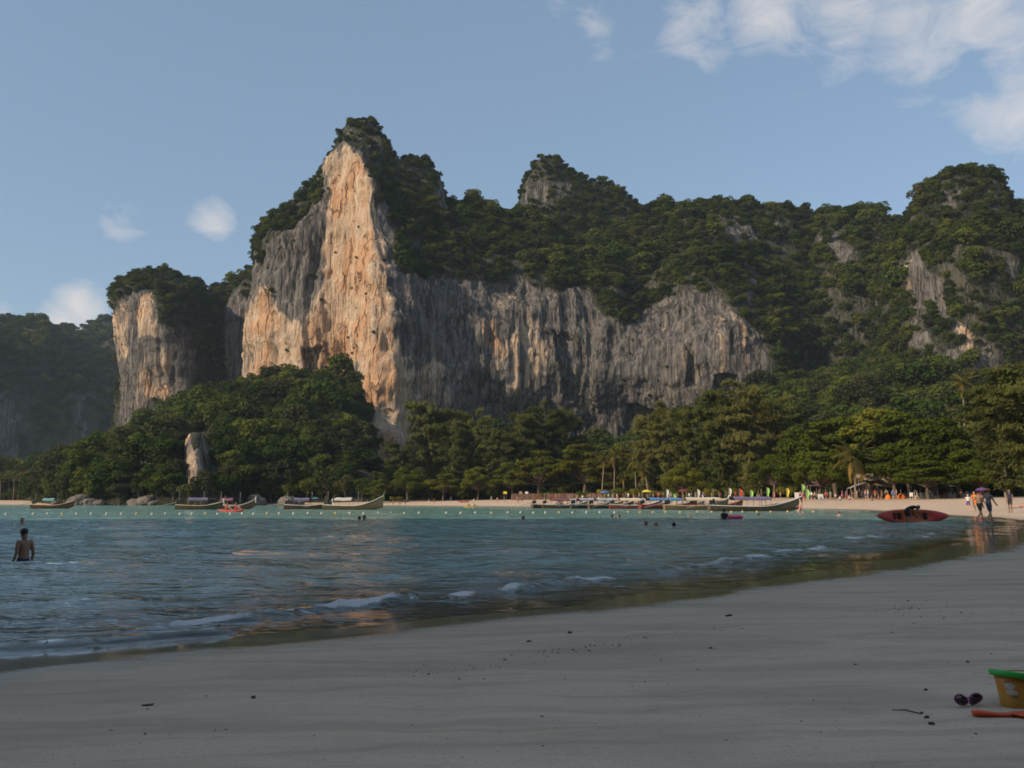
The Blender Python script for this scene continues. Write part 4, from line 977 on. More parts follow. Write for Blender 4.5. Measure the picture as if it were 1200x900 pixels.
def body_mesh(pose, sub=2):
    J = dict(BASE); J.update(POSES[pose]); names = list(J); idx = {n: i for i, n in enumerate(names)}
    me = bpy.data.meshes.new('body'); me.from_pydata([J[n] for n in names], [(idx[a], idx[b]) for a, b in BONES], [])
    o = bpy.data.objects.new('body', me); COL.objects.link(o)
    md = o.modifiers.new('skin', 'SKIN'); md.use_smooth_shade = True
    for n in names:
        sv = me.skin_vertices[0].data[idx[n]]; sv.radius = RAD[n]; sv.use_root = (n == 'pelvis')
    sb = o.modifiers.new('sub', 'SUBSURF'); sb.levels = sub; sb.render_levels = sub
    dg = bpy.context.evaluated_depsgraph_get(); m2_ = bpy.data.meshes.new_from_object(o.evaluated_get(dg))
    bpy.data.objects.remove(o); bpy.data.meshes.remove(me)
    n_ = len(m2_.vertices); V = np.zeros(n_ * 3, np.float32); m2_.vertices.foreach_get('co', V); V = V.reshape(-1, 3)
    hd = np.array(J['head']); cr = np.array(J['crown']); upv = cr - np.array(J['chin']); upv /= np.linalg.norm(upv)
    fwd = np.array([0, 1, 0]) - upv * upv[1]; fwd /= np.linalg.norm(fwd)
    if pose == 'bend': fwd = -fwd if fwd[2] > 0 else fwd
    side = np.cross(fwd, upv); rel = V - hd; a, b_, c_ = rel @ side, rel @ fwd, rel @ upv
    hm = (np.abs(a) < .13) & (np.abs(b_) < .16) & (c_ > -.11)
    nose = np.exp(-((a / .018) ** 2 + ((c_ + .012) / .03) ** 2)) * (b_ > .03) * hm
    ear = np.exp(-((b_ / .022) ** 2 + ((c_ + .0) / .03) ** 2)) * (np.abs(a) > .05) * hm
    V = V + nose[:, None] * fwd * .026 + (ear * np.sign(a) * .018)[:, None] * side
    m2_.vertices.foreach_set('co', V.astype(np.float32).ravel())
    # which cloth each face wears: 0 skin, 1 shorts, 2 top, 3 hair
    fc = np.array([p.center for p in m2_.polygons]); best = np.full(len(fc), 9.0); bi = np.zeros(len(fc), int); bt = np.zeros(len(fc))
    for k, (n1_, n2_) in enumerate(BONES):
        A_ = np.array(J[n1_]); AB = np.array(J[n2_]) - A_; tt = np.clip(((fc - A_) @ AB) / (AB @ AB), 0, 1); dd = np.linalg.norm(fc - A_ - tt[:, None] * AB, axis=1) / RAD[n1_][0] ** .5
        up_ = dd < best; best[up_] = dd[up_]; bi[up_] = k; bt[up_] = tt[up_]
    mi = np.zeros(len(fc), int)
    for k, (n1_, n2_) in enumerate(BONES):
        m_ = bi == k
        if n1_ == 'pelvis': mi[m_ & ((bt < .75) | (n2_ != 'waist'))] = 1
        if n1_ == 'pelvis' and n2_ == 'waist': mi[m_ & (bt >= .75)] = 2
        if n1_.startswith('hip'): mi[m_ & (bt < .72)] = 1
        if n1_ in ('waist', 'chest'): mi[m_] = 2
        if n1_ == 'chest' and n2_ == 'neck': mi[m_ & (bt > .9)] = 0
        if n1_.startswith('sh'): mi[m_ & (bt < .45)] = 2
    rf = fc - hd; a, b_, c_ = rf @ side, rf @ fwd, rf @ upv
    hh_ = np.isin(bi, [3, 4, 5]) & (((c_ > .035) & (b_ < .11)) | ((b_ < .0) & (c_ > -.10))) & (np.linalg.norm(rf, axis=1) < .155)
    mi[hh_] = 3
    m2_.polygons.foreach_set('material_index', mi.astype(np.int32))
    # five fingers on each hand
    bm = bmesh.new(); bm.from_mesh(m2_); bmesh.ops.recalc_face_normals(bm, faces=bm.faces[:])
    for sd_ in ('L', 'R'):
        w_ = Vector(J['wr' + sd_]); h_ = Vector(J['ha' + sd_]); d_ = (h_ - w_).normalized(); acr = Vector((0, 1, 0)) - d_ * d_[1]
        if acr.length < .2: acr = Vector((0, 0, 1)) - d_ * d_[2]
        acr.normalize(); inn = d_.cross(acr)
        for k, ln in enumerate((.055, .072, .08, .072, .058)):
            if k == 0: s0 = w_.lerp(h_, .55) + acr * .03; dr = (d_ * .6 + acr * .75).normalized()
            else: s0 = h_ + acr * (.027 - .018 * (k - 1)); dr = (d_ + acr * (.10 - .07 * (k - 1))).normalized()
            curl = inn * (.018 if sd_ == 'L' else -.018)
            Vt, Ft = tube([s0, s0 + dr * ln * .55 + curl * .4, s0 + dr * ln + curl * 1.3], [.0095, .0085, .006], 5)
            vs = [bm.verts.new(tuple(v)) for v in Vt]
            for f in Ft:
                g_ = []
                for i_ in f:
                    if vs[i_] not in g_: g_.append(vs[i_])
                if len(g_) > 2: bm.faces.new(g_).smooth = True
    bm.to_mesh(m2_); bm.free()
    for m_ in (SKIN[0], CL['navy'], CL['grey'], HAIR[0]): m2_.materials.append(m_)
    m2_.polygons.foreach_set('use_smooth', np.full(len(m2_.polygons), True))
    return m2_
BODY = {k: body_mesh(k, 2 if k in ('wade', 'walk', 'bend') else 1) for k in POSES}
def person(pose, label, loc, rz=0.0, skin=0, shorts='navy', top=None, hair=0, s=1.0, group=None, tilt=None):
    o = obj('person', BODY[pose], None, loc, rz); o.scale = (s, s, s)
    tag(o, label, 'person', group)
    ms = [SKIN[skin], CL[shorts] if isinstance(shorts, str) else shorts, (CL[top] if top else SKIN[skin]), HAIR[hair]]
    for i, m_ in enumerate(ms):
        o.material_slots[i].link = 'OBJECT'; o.material_slots[i].material = m_
    return o
def on_sand(u, d): x = (u - 600) / 1000 * d; return (x, d, gz1(x, d) - .01)
def in_water(u, v_water, show, s=1.0):
    """a wader whose body shows `show` metres above the water"""
    p = gp(u, v_water); return (p[0], p[1], show - 1.72 * s)
# bathers near the camera
bo_ = person('wade', 'bare-backed person standing hip-deep in the water with arms at the sides', in_water(27, 658, .58, .76), 1.15, 1, 'navy', None, 0, .76)
person('wade', 'bare-shouldered swimmer with dark hair beyond the person standing hip-deep', in_water(26, 615.5, .34), 3.3, 0, 'navy', None, 0)
bo_.scale = (.66, .70, .76)
# the walkers on the wet sand
shorts_pat, t, out = new_mat('patterned_shorts')
tcn = t.node('ShaderNodeTexCoord'); vo = t.node('ShaderNodeTexVoronoi'); vo.inputs['Scale'].default_value = 14; t.link(tcn.outputs['Object'], vo.inputs[0])
b = t.node('ShaderNodeBsdfPrincipled'); t.link(t.mix(t.mapr(vo.outputs['Distance'], .25, .4), (.45, .42, .45), (.06, .035, .11)), b.inputs['Base Color']); b.inputs['Roughness'].default_value = .85; t.link(b.outputs[0], out.inputs[0])
o = person('walk', 'person in an orange cap, grey shirt and patterned shorts walking on wet sand', on_sand(1153, 43.5), -1.2, 0, shorts_pat, 'grey', 1, 1.0)
def cap(parent, colr, z=1.66, y=.01):
    mb = MB(); mb.lathe([(.112, -.02), (.116, .02), (.10, .07), (.06, .10), (.01, .112)], 14, (0, y, z)); mb.sheet([[(-.07 + .14 * i / 5, y + .10 + k * .075 * math.sin(math.pi * i / 5 * .8 + .3), z - .01 - .015 * k) for i in range(6)] for k in (0, 1)]); mb.build('cap', CL[colr], parent, True)
cap(o, 'orange')
person('walk', 'bare-chested person in black shorts walking beside the one in the orange cap', on_sand(1142, 46), -1.3, 0, 'black', None, 0, 1.0)
person('stand', 'short person in a white top and purple skirt facing the sea', on_sand(1129.5, 72), 2.6, 2, 'purple', 'white', 2, .86)
person('walk', 'person in an orange dress walking behind the pair in shorts', on_sand(1137, 70), 2.2, 0, 'orange', 'orange', 1, .98)
o = person('stand', 'person in a red dress shaded by a purple parasol', on_sand(1143.5, 68), 2.8, 2, 'red', 'red', 1, .98)
mb = MB(); mb.lathe([(.62, 0), (.50, .13), (.28, .22), (.02, .27)], 10, (0, 0, 0), close=False); mb.tube([(0, 0, .28), (0, 0, -.75)], .012, 5)
pr = thing('parasol', 'purple parasol held open above the person in red', 'umbrella', (o.location.x + .24, o.location.y + .08, o.location.z + 1.75))
cp = MB(); cp.lathe([(.48, 0), (.39, .11), (.22, .18), (.02, .22)], 10, close=False); cp.build('canopy', CL['purple'], pr, True)
sp = MB(); sp.tube([(0, 0, .29), (0, 0, -.92)], .012, 5); sp.build('shaft', CL['grey'], pr)
person('stand', 'person in a dark blue shirt and black trousers standing alone on the sand', on_sand(1178, 64), 2.0, 1, 'black', 'navy', 0, 1.02)
person('lie', 'sunbather lying on a dark mat beside the person in dark blue', on_sand(1192, 80), 1.45, 2, 'pink', None, 2, 1.0)
mb = MB(); mb.box((0, 0, .012), (1.0, 2.1, .02)); p_ = on_sand(1189, 80); mo = mb.build('beach_mat', CL['navy'], None, False, p_); mo.rotation_euler = (0, 0, 1.45); tag(mo, 'dark beach mat under the sunbather', 'mat')
ex = [(u, d) for u, d in ((935, 158), (940, 156), (952, 150), (970, 154), (976, 152), (981, 148), (988, 146), (996, 155), (1011, 150), (1018, 143), (1022, 150), (1035, 150), (1047, 147), (1056, 152), (1062, 150), (1075, 150), (1088, 152), (1104, 146), (1112, 142), (1122, 140))]
# the paddler and the kayak on its side
KY = gp(1069, 611.5); kx, ky = KY[0], KY[1]
mk_or, t, out = new_mat('kayak_plastic')
tcn = t.node('ShaderNodeTexCoord'); sx = t.node('ShaderNodeSeparateXYZ'); t.link(tcn.outputs['Object'], sx.inputs[0])
ab = t.math('ABSOLUTE', sx.outputs[0]); b = t.node('ShaderNodeBsdfPrincipled')
t.link(t.mix(t.mapr(ab, .35, 1.05), (.60, .135, .03), (.46, .045, .03)), b.inputs['Base Color']); b.inputs['Roughness'].default_value = .38; t.link(b.outputs[0], out.inputs[0])
def kayak_mesh(L=3.7, W=.78, Hh=.36, name='kayak_hull', m=None):
    mb = MB(); rows = []
    for i in range(25):
        k = -1 + 2 * i / 24; f = max(0, 1 - abs(k) ** 2.4); w = W / 2 * f ** .75 + .004; rock = .16 * abs(k) ** 2.6; ring = []
        for j in range(16):
            th = 2 * math.pi * j / 16; y_ = w * math.cos(th); z_ = math.sin(th)
            z_ = (Hh * .62 * z_ if z_ < 0 else Hh * .38 * z_) * (f ** .5 + .02)
            if z_ > 0 and abs(k) < .62 and abs(y_) < w * .62: z_ -= .13 * (1 - (abs(k) / .62) ** 4)
            ring.append((k * L / 2, y_, z_ + rock))
        ring.append(ring[0]); rows.append(ring)
    mb.sheet(rows); return mb.mesh(name, [m or mk_or], True)
kk = thing('kayak', 'orange and red sit-on-top kayak tipped on its side at the water edge', 'kayak', (kx, ky, .27)); kk.rotation_euler = (math.radians(74), 0, math.radians(-3))
obj('hull', kayak_mesh(), kk)
for sx_ in (-.72, .78):
    mb = MB(); mb.box((sx_, 0, .02), (.36, .34, .04)); mb.box((sx_ - .18, 0, .10), (.05, .34, .16)); mb.build('seat', CL['black'], kk)
person('bend', 'person in black bending over the tipped orange kayak', (kx - .25, ky - .30, min(0, gz1(kx, ky - .3)) - .02), -1.45, 1, 'black', 'black', 0, .98)
# swimmers further out
heads = [(421, 611, .30, 0, 1, 'fair-skinned swimmer close beside another near the line of buoys'), (427, 611, .34, 0, 0, 'dark-haired swimmer close beside another near the line of buoys'), (613, 610.5, .30, 1, 0, 'lone dark-haired swimmer in open water off the long beach'),
         (717, 607, .24, 1, 0, 'swimmer with dark hair, one of a pair by the buoys'), (725.5, 607, .24, 1, 0, 'swimmer with dark hair, one of a pair by the buoys'), (757, 616, .22, 1, 0, 'dark-haired head of a swimmer beside the fair-skinned one'),
         (769, 616.5, .20, 2, 2, 'sunburnt swimmer with fair hair between two dark heads'), (790, 618, .22, 1, 0, 'dark round head of a swimmer low in the water'), (809.5, 606.5, .20, 1, 0, 'small dark head of a swimmer off the brown boat'),
         (889, 604.5, .22, 1, 0, 'swimmer low in the water under the bow of the big longtail'), (983.5, 605, .36, 2, 1, 'bather at the water edge in front of the kiosks')]
for i, (u, v, sh, sk, ha, lb) in enumerate(heads):
    person('stand', lb, in_water(u, v, sh), i * 1.9, sk, 'navy', None, ha, 1.0, 'swimmers in the bay' if 'pair' in lb else None)
person('wade', 'person in a black top standing waist-deep beside a pink float', in_water(849, 609, .66), .3, 1, 'black', 'black', 0)
mb = MB(); rows = []
for i in range(19):
    a = 2 * math.pi * i / 18; rows.append([((.30 + .11 * math.cos(2 * math.pi * j / 8)) * math.cos(a) * 1.25, (.30 + .11 * math.cos(2 * math.pi * j / 8)) * math.sin(a), .11 * math.sin(2 * math.pi * j / 8) + .09) for j in range(9)])
mb.sheet(rows); p = gp(861, 608.5); fl = mb.build('swim_ring', mat('pink_vinyl', (.75, .09, .20), .35), None, True, (p[0], p[1], .05)); tag(fl, 'pink inflatable ring floating beside the person in black', 'swim ring')
person('walk', 'person in a pink swimsuit wading past the bow of the big longtail boat', in_water(938.5, 601, 1.35), 1.2, 2, 'pink', None, 1)
# strollers on the long beach, each a few pixels high
rp = random.Random(4)
cols = ['navy', 'black', 'white', 'red', 'blue', 'khaki', 'grey', 'teal', 'maroon']
far = [(462, 262), (476, 262), (503.5, 252), (509.5, 252), (529, 266), (576, 244), (583, 234), (591, 240), (605.5, 234), (607.5, 222), (611.5, 230), (637, 262), (651, 254), (660, 256), (667, 250), (690, 246), (703, 240)]
for i, (u, d) in enumerate(far):
    person(['walk', 'stand'][i % 2], 'tiny figure strolling on the long sunlit beach under the casuarinas', on_sand(u, d), rp.uniform(0, 6.28), i % 3, cols[i % 9], cols[(i * 4 + 2) % 9] if i % 3 else None, i % 3, 1.0, 'strollers on the long beach')
for i, (u, d) in enumerate([(469, 266), (548, 262), (556, 262), (540, 266)]):
    person(['sit', 'lie'][i % 2], 'tiny figure resting on the long sunlit beach', on_sand(u, d), rp.uniform(0, 6.28), i % 3, cols[i], None, i % 3, 1.0, 'people resting on the long beach')
crowd = [(898, 165, 'stand', 'red', 'red'), (905, 163, 'stand', 'pink', 'pink'), (948, 152, 'walk', 'navy', 'white'), (965, 150, 'stand', 'maroon', 'red'), (984, 152, 'walk', 'pink', None), (992, 150, 'sit', 'maroon', 'white'), (1001, 146, 'stand', 'khaki', 'white'),
         (1007, 142, 'walk', 'navy', 'navy'), (1014, 148, 'stand', 'grey', 'white'), (1026, 146, 'sit', 'maroon', 'maroon'), (1030, 144, 'stand', 'khaki', None), (1043, 145, 'stand', 'blue', 'blue'), (1069, 140, 'stand', 'black', 'navy'), (860, 176, 'stand', 'maroon', 'red'), (868, 176, 'walk', 'red', 'maroon'),
         (770, 196, 'stand', 'maroon', 'red'), (776, 194, 'walk', 'navy', 'khaki'), (735, 205, 'walk', 'khaki', 'white'), (722, 208, 'stand', 'pink', None), (712, 210, 'walk', 'blue', 'white'), (695, 214, 'stand', 'navy', 'maroon'), (688, 216, 'walk', 'black', 'grey')]
for i, (u, d, ps, sh, tp_) in enumerate(crowd):
    nm = {'None': 'bare-chested'}.get(str(tp_), 'in a %s top' % tp_)
    lb = 'beachgoer %s and %s %s %s' % (nm, sh, 'bottoms', 'among the stalls' if u > 930 else ('behind the big longtail boat' if u > 850 else 'behind the row of beached boats'))
    lb += {'sit': ', sitting on the sand', 'walk': ', in mid-stride', 'stand': ', standing still'}[ps]
    person(ps, lb, on_sand(u, d), rp.uniform(0, 6.28), i % 3, sh, tp_, i % 3, 1.03)

for i, (u, d) in enumerate(ex):
    person(['stand', 'sit', 'walk', 'stand'][i % 4], 'small figure in the crowd between the stalls and the trees', on_sand(u, d), rp.uniform(0, 6.28), i % 3, cols[(i * 5) % 9], cols[(i * 2 + 1) % 9] if i % 4 else None, i % 3, 1.0, 'crowd between the stalls and the trees')
for i, (u, d) in enumerate(((676, 208), (682, 206), (701, 204), (717, 200), (729, 198), (741, 196), (748, 192), (764, 188), (784, 184), (792, 180), (806, 176), (822, 172), (832, 170), (842, 168), (886, 162), (912, 158))):
    person(['stand', 'walk', 'stand'][i % 3], 'small figure in the crowd on the sand behind the beached boats', on_sand(u, d), rp.uniform(0, 6.28), i % 3, cols[(i * 4 + 3) % 9], cols[(i * 2) % 9] if i % 3 else None, i % 3, 1.0, 'crowd behind the beached boats')

# ------------------------------------------------------------------ longtail boats
WOOD = {'brown': mat('wood_brown', (.10, .055, .032), .6, .35, 3), 'olive': mat('wood_olive', (.105, .085, .052), .6, .35, 3), 'dark': mat('wood_dark', (.045, .033, .027), .6, .35, 3), 'tan': mat('wood_tan', (.22, .14, .08), .6, .35, 3), 'red': mat('wood_red', (.20, .05, .035), .6, .35, 3)}
TRIM = {'white': mat('paint_white', (.62, .60, .56), .45, .12, 5), 'teal': mat('paint_teal', (.10, .32, .34), .45, .12, 5), 'cream': mat('paint_cream', (.62, .50, .32), .45, .12, 5), 'red': mat('paint_red', (.42, .07, .05), .45, .12, 5)}
TARP = {k: mat('tarp_' + k, c, .75, .22, 3) for k, c in dict(purple=(.15, .13, .21), white=(.50, .48, .45), teal=(.16, .36, .36), blue=(.10, .24, .46), cream=(.62, .52, .38), maroon=(.17, .07, .09), pale=(.45, .44, .46)).items()}
m_iron = mat('engine_iron', (.03, .03, .032), .5, .3, 8, .4)
m_pole = mat('painted_pole', (.30, .28, .25), .6, .2, 6)
def longtail(label, pos, yaw, L=9.0, wood='brown', trim='white', tarp='purple', canopy=(.18, .56), prow=1.15, ribbon='red', poles=True, flip=1, group=None):
    bt = thing('longtail_boat', label, 'boat', pos, yaw, group)
    hb = .092 * L
    def sheer(k): return .50 + .16 * (1 - k) ** 3 + prow * max(0, (k - .50) / .50) ** 2.3
    def half(k): return hb * (1 - max(0, (k - .45) / .55) ** 2.1) ** .8 * (.80 + .20 * min(1, k / .25)) + .03
    def keel(k): return -.22 + .58 * max(0, (k - .66) / .34) ** 2.2
    mb = MB(); rows = []; N = 26
    for i in range(N):
        k = i / (N - 1); x = L * (k - .5) + .05 * L * max(0, (k - .8) / .2); w = half(k); zs = sheer(k); zk = keel(k); ring = []
        for a in (-1, -.93, -.72, -.38, 0, .38, .72, .93, 1):
            f = abs(a); ring.append((x, w * a * (1.0 if f > .9 else .97), zk + (zs - zk) * (f ** 2.6)))
        rows.append(ring)
    mb.sheet(rows)
    rin = [[(x, y * .90, min(z + .05, sheer(i / (N - 1)) - .05) if abs(j - 4) > 3 else max(z + .05, .06)) for j, (x, y, z) in enumerate(rg)] for i, rg in enumerate(rows)]
    mb.sheet([rg[::-1] for rg in rin]); mb.add([p for p in rows[0]], [tuple(range(9))])
    hull = mb.build('hull', WOOD[wood], bt, True)
    g_ = MB()
    for s in (-1, 1):
        pth = [(rows[i][0][0], s * (half(i / (N - 1)) + .01), sheer(i / (N - 1)) + .01) for i in range(N)]
        g_.tube(pth, .045, 5)
    g_.build('gunwale', TRIM[trim], bt)
    pm = MB(); xe = rows[-1][4][0]; ze = sheer(1.0); pm.tube([(xe - .12, 0, ze - .5), (xe + .02, 0, ze), (xe + .22, 0, ze + .55), (xe + .34, 0, ze + .85)], [.07, .065, .05, .03], 6); prw = pm.build('prow', WOOD[wood], bt)
    if ribbon:
        rb = MB()
        for i in range(3): rb.lathe([(.10 + .01 * i, 0), (.12, .05), (.09, .10)], 8, (xe + .03 + .05 * i, 0, ze + .05 + .13 * i), close=False)
        for s in (-1, 1): rb.sheet([[(xe + .05 + .02 * j, s * (.08 + .04 * j), ze + .15 - .22 * j), (xe + .12 + .02 * j, s * (.09 + .05 * j), ze + .15 - .22 * j)] for j in range(4)])
        rb.build('ribbon', CL[ribbon], prw)
    for k in (.30, .42, .54, .66, .77):
        bm_ = MB(); bm_.box((L * (k - .5), 0, sheer(k) - .14), (.22, 2 * half(k) * .92, .05)); bm_.build('thwart', WOOD['tan'], bt)
    if canopy:
        c0, c1 = canopy; zc = 1.42
        cv = MB(); rr = []
        for i in range(7):
            k = c0 + (c1 - c0) * i / 6; rr.append([(L * (k - .5), hb * 1.05 * a, zc + .20 * (1 - a * a) + .03 * math.sin(i * 1.7 + a)) for a in (-1, -.75, -.4, 0, .4, .75, 1)])
        cv.sheet(rr); cv.sheet([[(x, y, z - .05) for x, y, z in r_][::-1] for r_ in rr])
        for sd_ in (0, -1): cv.sheet([[r_[sd_] for r_ in rr], [(r_[sd_][0], r_[sd_][1] * 1.01, r_[sd_][2] - .20 - .02 * (i % 2)) for i, r_ in enumerate(rr)]])
        cno = cv.build('canopy', TARP[tarp], bt, True)
        for i in range(4):
            k = c0 + .01 + (c1 - c0 - .02) * i / 3
            for s in (-1, 1):
                po = MB(); po.tube([(L * (k - .5), s * hb * .92, sheer(k) - .05), (L * (k - .5), s * hb * .98, zc + .03)], .025, 5); po.build('canopy_post', WOOD['tan'], cno)
    en = MB(); xs = -L / 2; en.box((xs + .42, 0, 1.02), (.62, .42, .42), taper=.85); en.box((xs + .30, 0, .70), (.16, .16, .5)); en.lathe([(.13, 0), (.14, .1), (.10, .18)], 8, (xs + .62, .1, 1.2)); en.tube([(xs + .7, 0, 1.0), (xs + 1.25, .1, 1.15)], .03, 5)
    eng = en.build('engine', m_iron, bt)
    sh_ = MB(); sh_.tube([(xs + .15, 0, .98), (xs - 2.6, -.25 * flip, .35)], [.045, .03], 6); sh_.build('propeller_shaft', m_pole, eng)
    if poles:
        for k in (.06, .60):
            pl = MB(); pl.tube([(L * (k - .5), .3, .3), (L * (k - .5) + .05, .3, 2.5)], .03, 5); pl.build('mooring_pole', m_pole, bt)
    return bt
def more_boats():
    for i, (u, d, wd, tp, c_, lb) in enumerate([(672, 152, 'dark', 'white', (.2, .7), 'dark beached longtail boat with a white awning in the second row'), (702, 150, 'brown', 'blue', (.2, .6), 'beached longtail boat with a short blue awning in the second row'),
            (728, 146, 'dark', 'maroon', (.2, .66), 'dark beached longtail boat under a maroon awning in the second row'), (756, 142, 'brown', 'pale', (.2, .7), 'beached longtail boat with a pale awning tucked behind the red hull'),
            (800, 132, 'dark', 'purple', (.2, .7), 'dark beached longtail boat with a purple awning behind the blue one'), (835, 124, 'brown', 'white', (.15, .6), 'brown beached longtail boat with a white awning behind the big longtail')]):
        longtail(lb, dpos(u, d), R_((38, -6, 24, 12, 30, 2)[i]), 7.4, wd, ['white', 'cream', 'red'][i % 3], tp, c_, .8, ['red', 'white', 'yellow'][i % 3])
def wpos(u, v, z=0.0): p = gp(u, v); return (p[0], p[1], z)
def dpos(u, d, z=0.0): return ((u - 600) / 1000 * d, d, z)
R_ = math.radians
longtail('low longtail boat with a teal awning moored off the palm grove', dpos(66, 137), R_(6), 6.2, 'brown', 'cream', 'teal', (.30, .58), .75, None)
longtail('longtail boat with a faded purple awning moored below the boulders', dpos(236, 118), R_(10), 5.9, 'olive', 'cream', 'purple', (.28, .72), .55, 'white')
longtail('dark-hulled longtail boat moored behind the red kayak', dpos(279, 126), R_(-6), 5.4, 'dark', 'white', 'maroon', (.10, .46), .9, 'white')
longtail('longtail boat with a low purple awning and dark brown hull off the sand spit', dpos(362, 124), R_(8), 6.4, 'brown', 'white', 'purple', (.22, .56), .6, 'white')
longtail('olive longtail boat with a white awning and a tall upswept prow', dpos(414, 116), R_(-7), 7.9, 'olive', 'white', 'white', (.22, .52), 1.35, 'green')
longtail('slim longtail boat at the far end of the beached row, with no awning', dpos(640, 146), R_(34), 6.0, 'brown', 'cream', 'purple', None, .5, 'pink')
longtail('maroon-roofed longtail boat in the beached row', dpos(660, 142), R_(8), 7.2, 'brown', 'white', 'maroon', (.2, .62), .7, 'white')
longtail('beached longtail boat with a pale grey awning next to the maroon-roofed one', dpos(690, 138), R_(27), 7.0, 'dark', 'white', 'pale', (.2, .66), .7, 'white')
longtail('beached longtail boat with a long white awning', dpos(714, 134), R_(20), 7.4, 'brown', 'cream', 'white', (.16, .66), .8, 'blue')
longtail('red-hulled beached longtail boat under a cream awning', dpos(742, 130), R_(4), 7.6, 'red', 'white', 'cream', (.2, .6), .8, 'red')
longtail('beached longtail boat with a bright blue awning', dpos(780, 124), R_(16), 8.6, 'red', 'red', 'blue', (.15, .74), .8, 'yellow')
longtail('brown longtail boat with a raised cream roof beside the big longtail', dpos(812, 112), R_(6), 8.2, 'tan', 'cream', 'cream', (.34, .9), 1.0, 'white')
longtail('large longtail boat with a purple awning and a long dark sweeping bow', dpos(880, 97), R_(3), 10.2, 'olive', 'white', 'purple', (.26, .68), 1.15, 'pink')
more_boats()
# small craft
rk = thing('kayak', 'red kayak paddled by two people past the dark-hulled longtail', 'kayak', wpos(271, 599.5, .06), R_(-4)); obj('hull', kayak_mesh(2.9, .7, .32, 'kayak_hull_red', mat('red_plastic', (.55, .07, .04), .4)), rk)
for i, dx in enumerate((-.55, .45)):
    person('sit', ['paddler in an orange top in the back seat of the red kayak', 'paddler in a red top in the front seat of the red kayak'][i], (rk.location.x + dx, rk.location.y, .10), -1.57, 2, 'red', ['orange', 'red'][i], i)
rk = thing('kayak', 'yellow kayak with two paddlers off the long beach', 'kayak', wpos(552, 594.6, .08), R_(4)); obj('hull', kayak_mesh(3.0, .75, .34, 'kayak_hull_yellow', mat('yellow_plastic', (.55, .40, .08), .4)), rk)
for i, dx in enumerate((-.6, .5)):
    person('sit', ['paddler in a yellow top in the back of the yellow kayak', 'paddler in a white top in the front of the yellow kayak'][i], (rk.location.x + dx, rk.location.y, .12), -1.57, 0, 'navy', ['yellow', 'white'][i], i)
rk = thing('kayak', 'red kayak lying empty on the dry sand of the long beach', 'kayak', (on_sand(543, 252)[0], 252, on_sand(543, 252)[2] + .25), R_(5)); obj('hull', kayak_mesh(3.4, .75, .36, 'kayak_hull_beached', mat('red_plastic', (.55, .07, .04), .4)), rk)
# ------------------------------------------------------------------ buoys of the swimming line
bm_ = MB(); bm_.lathe([(.02, -.16), (.09, -.13), (.145, -.04), (.15, .02), (.125, .10), (.06, .15), (.035, .16), (.035, .21), (.012, .22)], 12)
by_w = bm_.mesh('buoy', [mat('buoy_white', (.50, .48, .42), .5)], True); by_y = by_w.copy(); by_y.materials.clear(); by_y.materials.append(mat('buoy_yellow', (.52, .40, .13), .5))
us = [7, 39, 56, 73, 90, 107, 125, 142, 160, 178, 194, 211, 225, 241, 255, 270, 284, 297, 313, 327, 344, 361, 377, 393, 410, 426, 443, 458, 474, 491, 523, 540, 557, 576, 595, 610, 625, 639, 655, 671, 687, 703, 720, 736, 750, 765, 780, 797, 817, 834, 857, 870, 887, 903, 923, 936, 953]
for i, u in enumerate(us):
    v = np.interp(u, (0, 250, 450, 700, 960), (603.3, 603.0, 602.2, 601.4, 600.3)) + .25 * math.sin(i * 2.3)
    y_ = (u > 740 or i % 5 == 3); o = obj('buoy', by_y if y_ else by_w, None, wpos(u, v, .05), i); o.scale = (.72,) * 3; o.rotation_euler = (.15 * math.sin(i), .12 * math.cos(i * 1.7), i)
    tag(o, 'small %s float on the swimming line %s' % ('yellow' if y_ else 'white', 'off the boats' if u > 620 else 'across the bay'), 'buoy', 'floats of the swimming line, %s, %s' % ('yellow' if y_ else 'white', 'boats' if u > 620 else 'bay'))
# ------------------------------------------------------------------ shore boulders
m_bould = mat('boulder', (.135, .12, .105), .9, .55, .9)
for i, (u, d, w, hh) in enumerate([(92, 283, 5, 4.5), (101, 281, 6, 5), (112, 280, 5.5, 3.5), (121, 279, 4, 2.5), (164, 279, 5, 3.8), (176, 277, 7, 5), (184, 276, 4, 2.6), (205, 277, 4, 3), (214, 279, 5, 4), (228, 280, 6, 5.5), (243, 281, 6, 5), (255, 282, 5, 4), (302, 284, 5.5, 5.5), (309, 283, 4, 4), (340, 282, 6, 4.5), (352, 283, 4, 3), (72, 300, 4, 2.5)]):
    rng = np.random.default_rng(300 + i); bm = bmesh.new(); bmesh.ops.create_icosphere(bm, subdivisions=3, radius=1.0)
    for v_ in bm.verts:
        c = np.array(v_.co); n_ = float(fbm((c * 1.1 + i * 7.7)[None], 3, 90)[0]) + .25 * abs(float(vnoise((c * 3 + i)[None], 91)[0]))
        q = np.sign(c) * np.abs(c) ** .8; v_.co = Vector(q * (1 + .42 * n_))
    me = bpy.data.meshes.new('boulder'); bm.to_mesh(me); bm.free(); me.materials.append(m_bould)
    o = obj('boulder', me, None, dpos(u, d, hh * .22), i * 1.1); o.scale = (w * .42, w * .42, hh * .40); tag(o, 'grey limestone boulder at the water line below the wooded slope', 'boulder', 'boulders along the foot of the wooded slope')
# ------------------------------------------------------------------ beach stalls, huts, fence
m_thatch = mat('thatch', (.24, .19, .13), .95, .4, 6); m_grey = mat('grey_cloth', (.26, .25, .24), .85, .2, 4); m_brick = mat('brown_fence', (.20, .11, .075), .9, .4, 2)
def gpos(u, d): x = (u - 600) / 1000 * d; return (x, d, gz1(x, d))
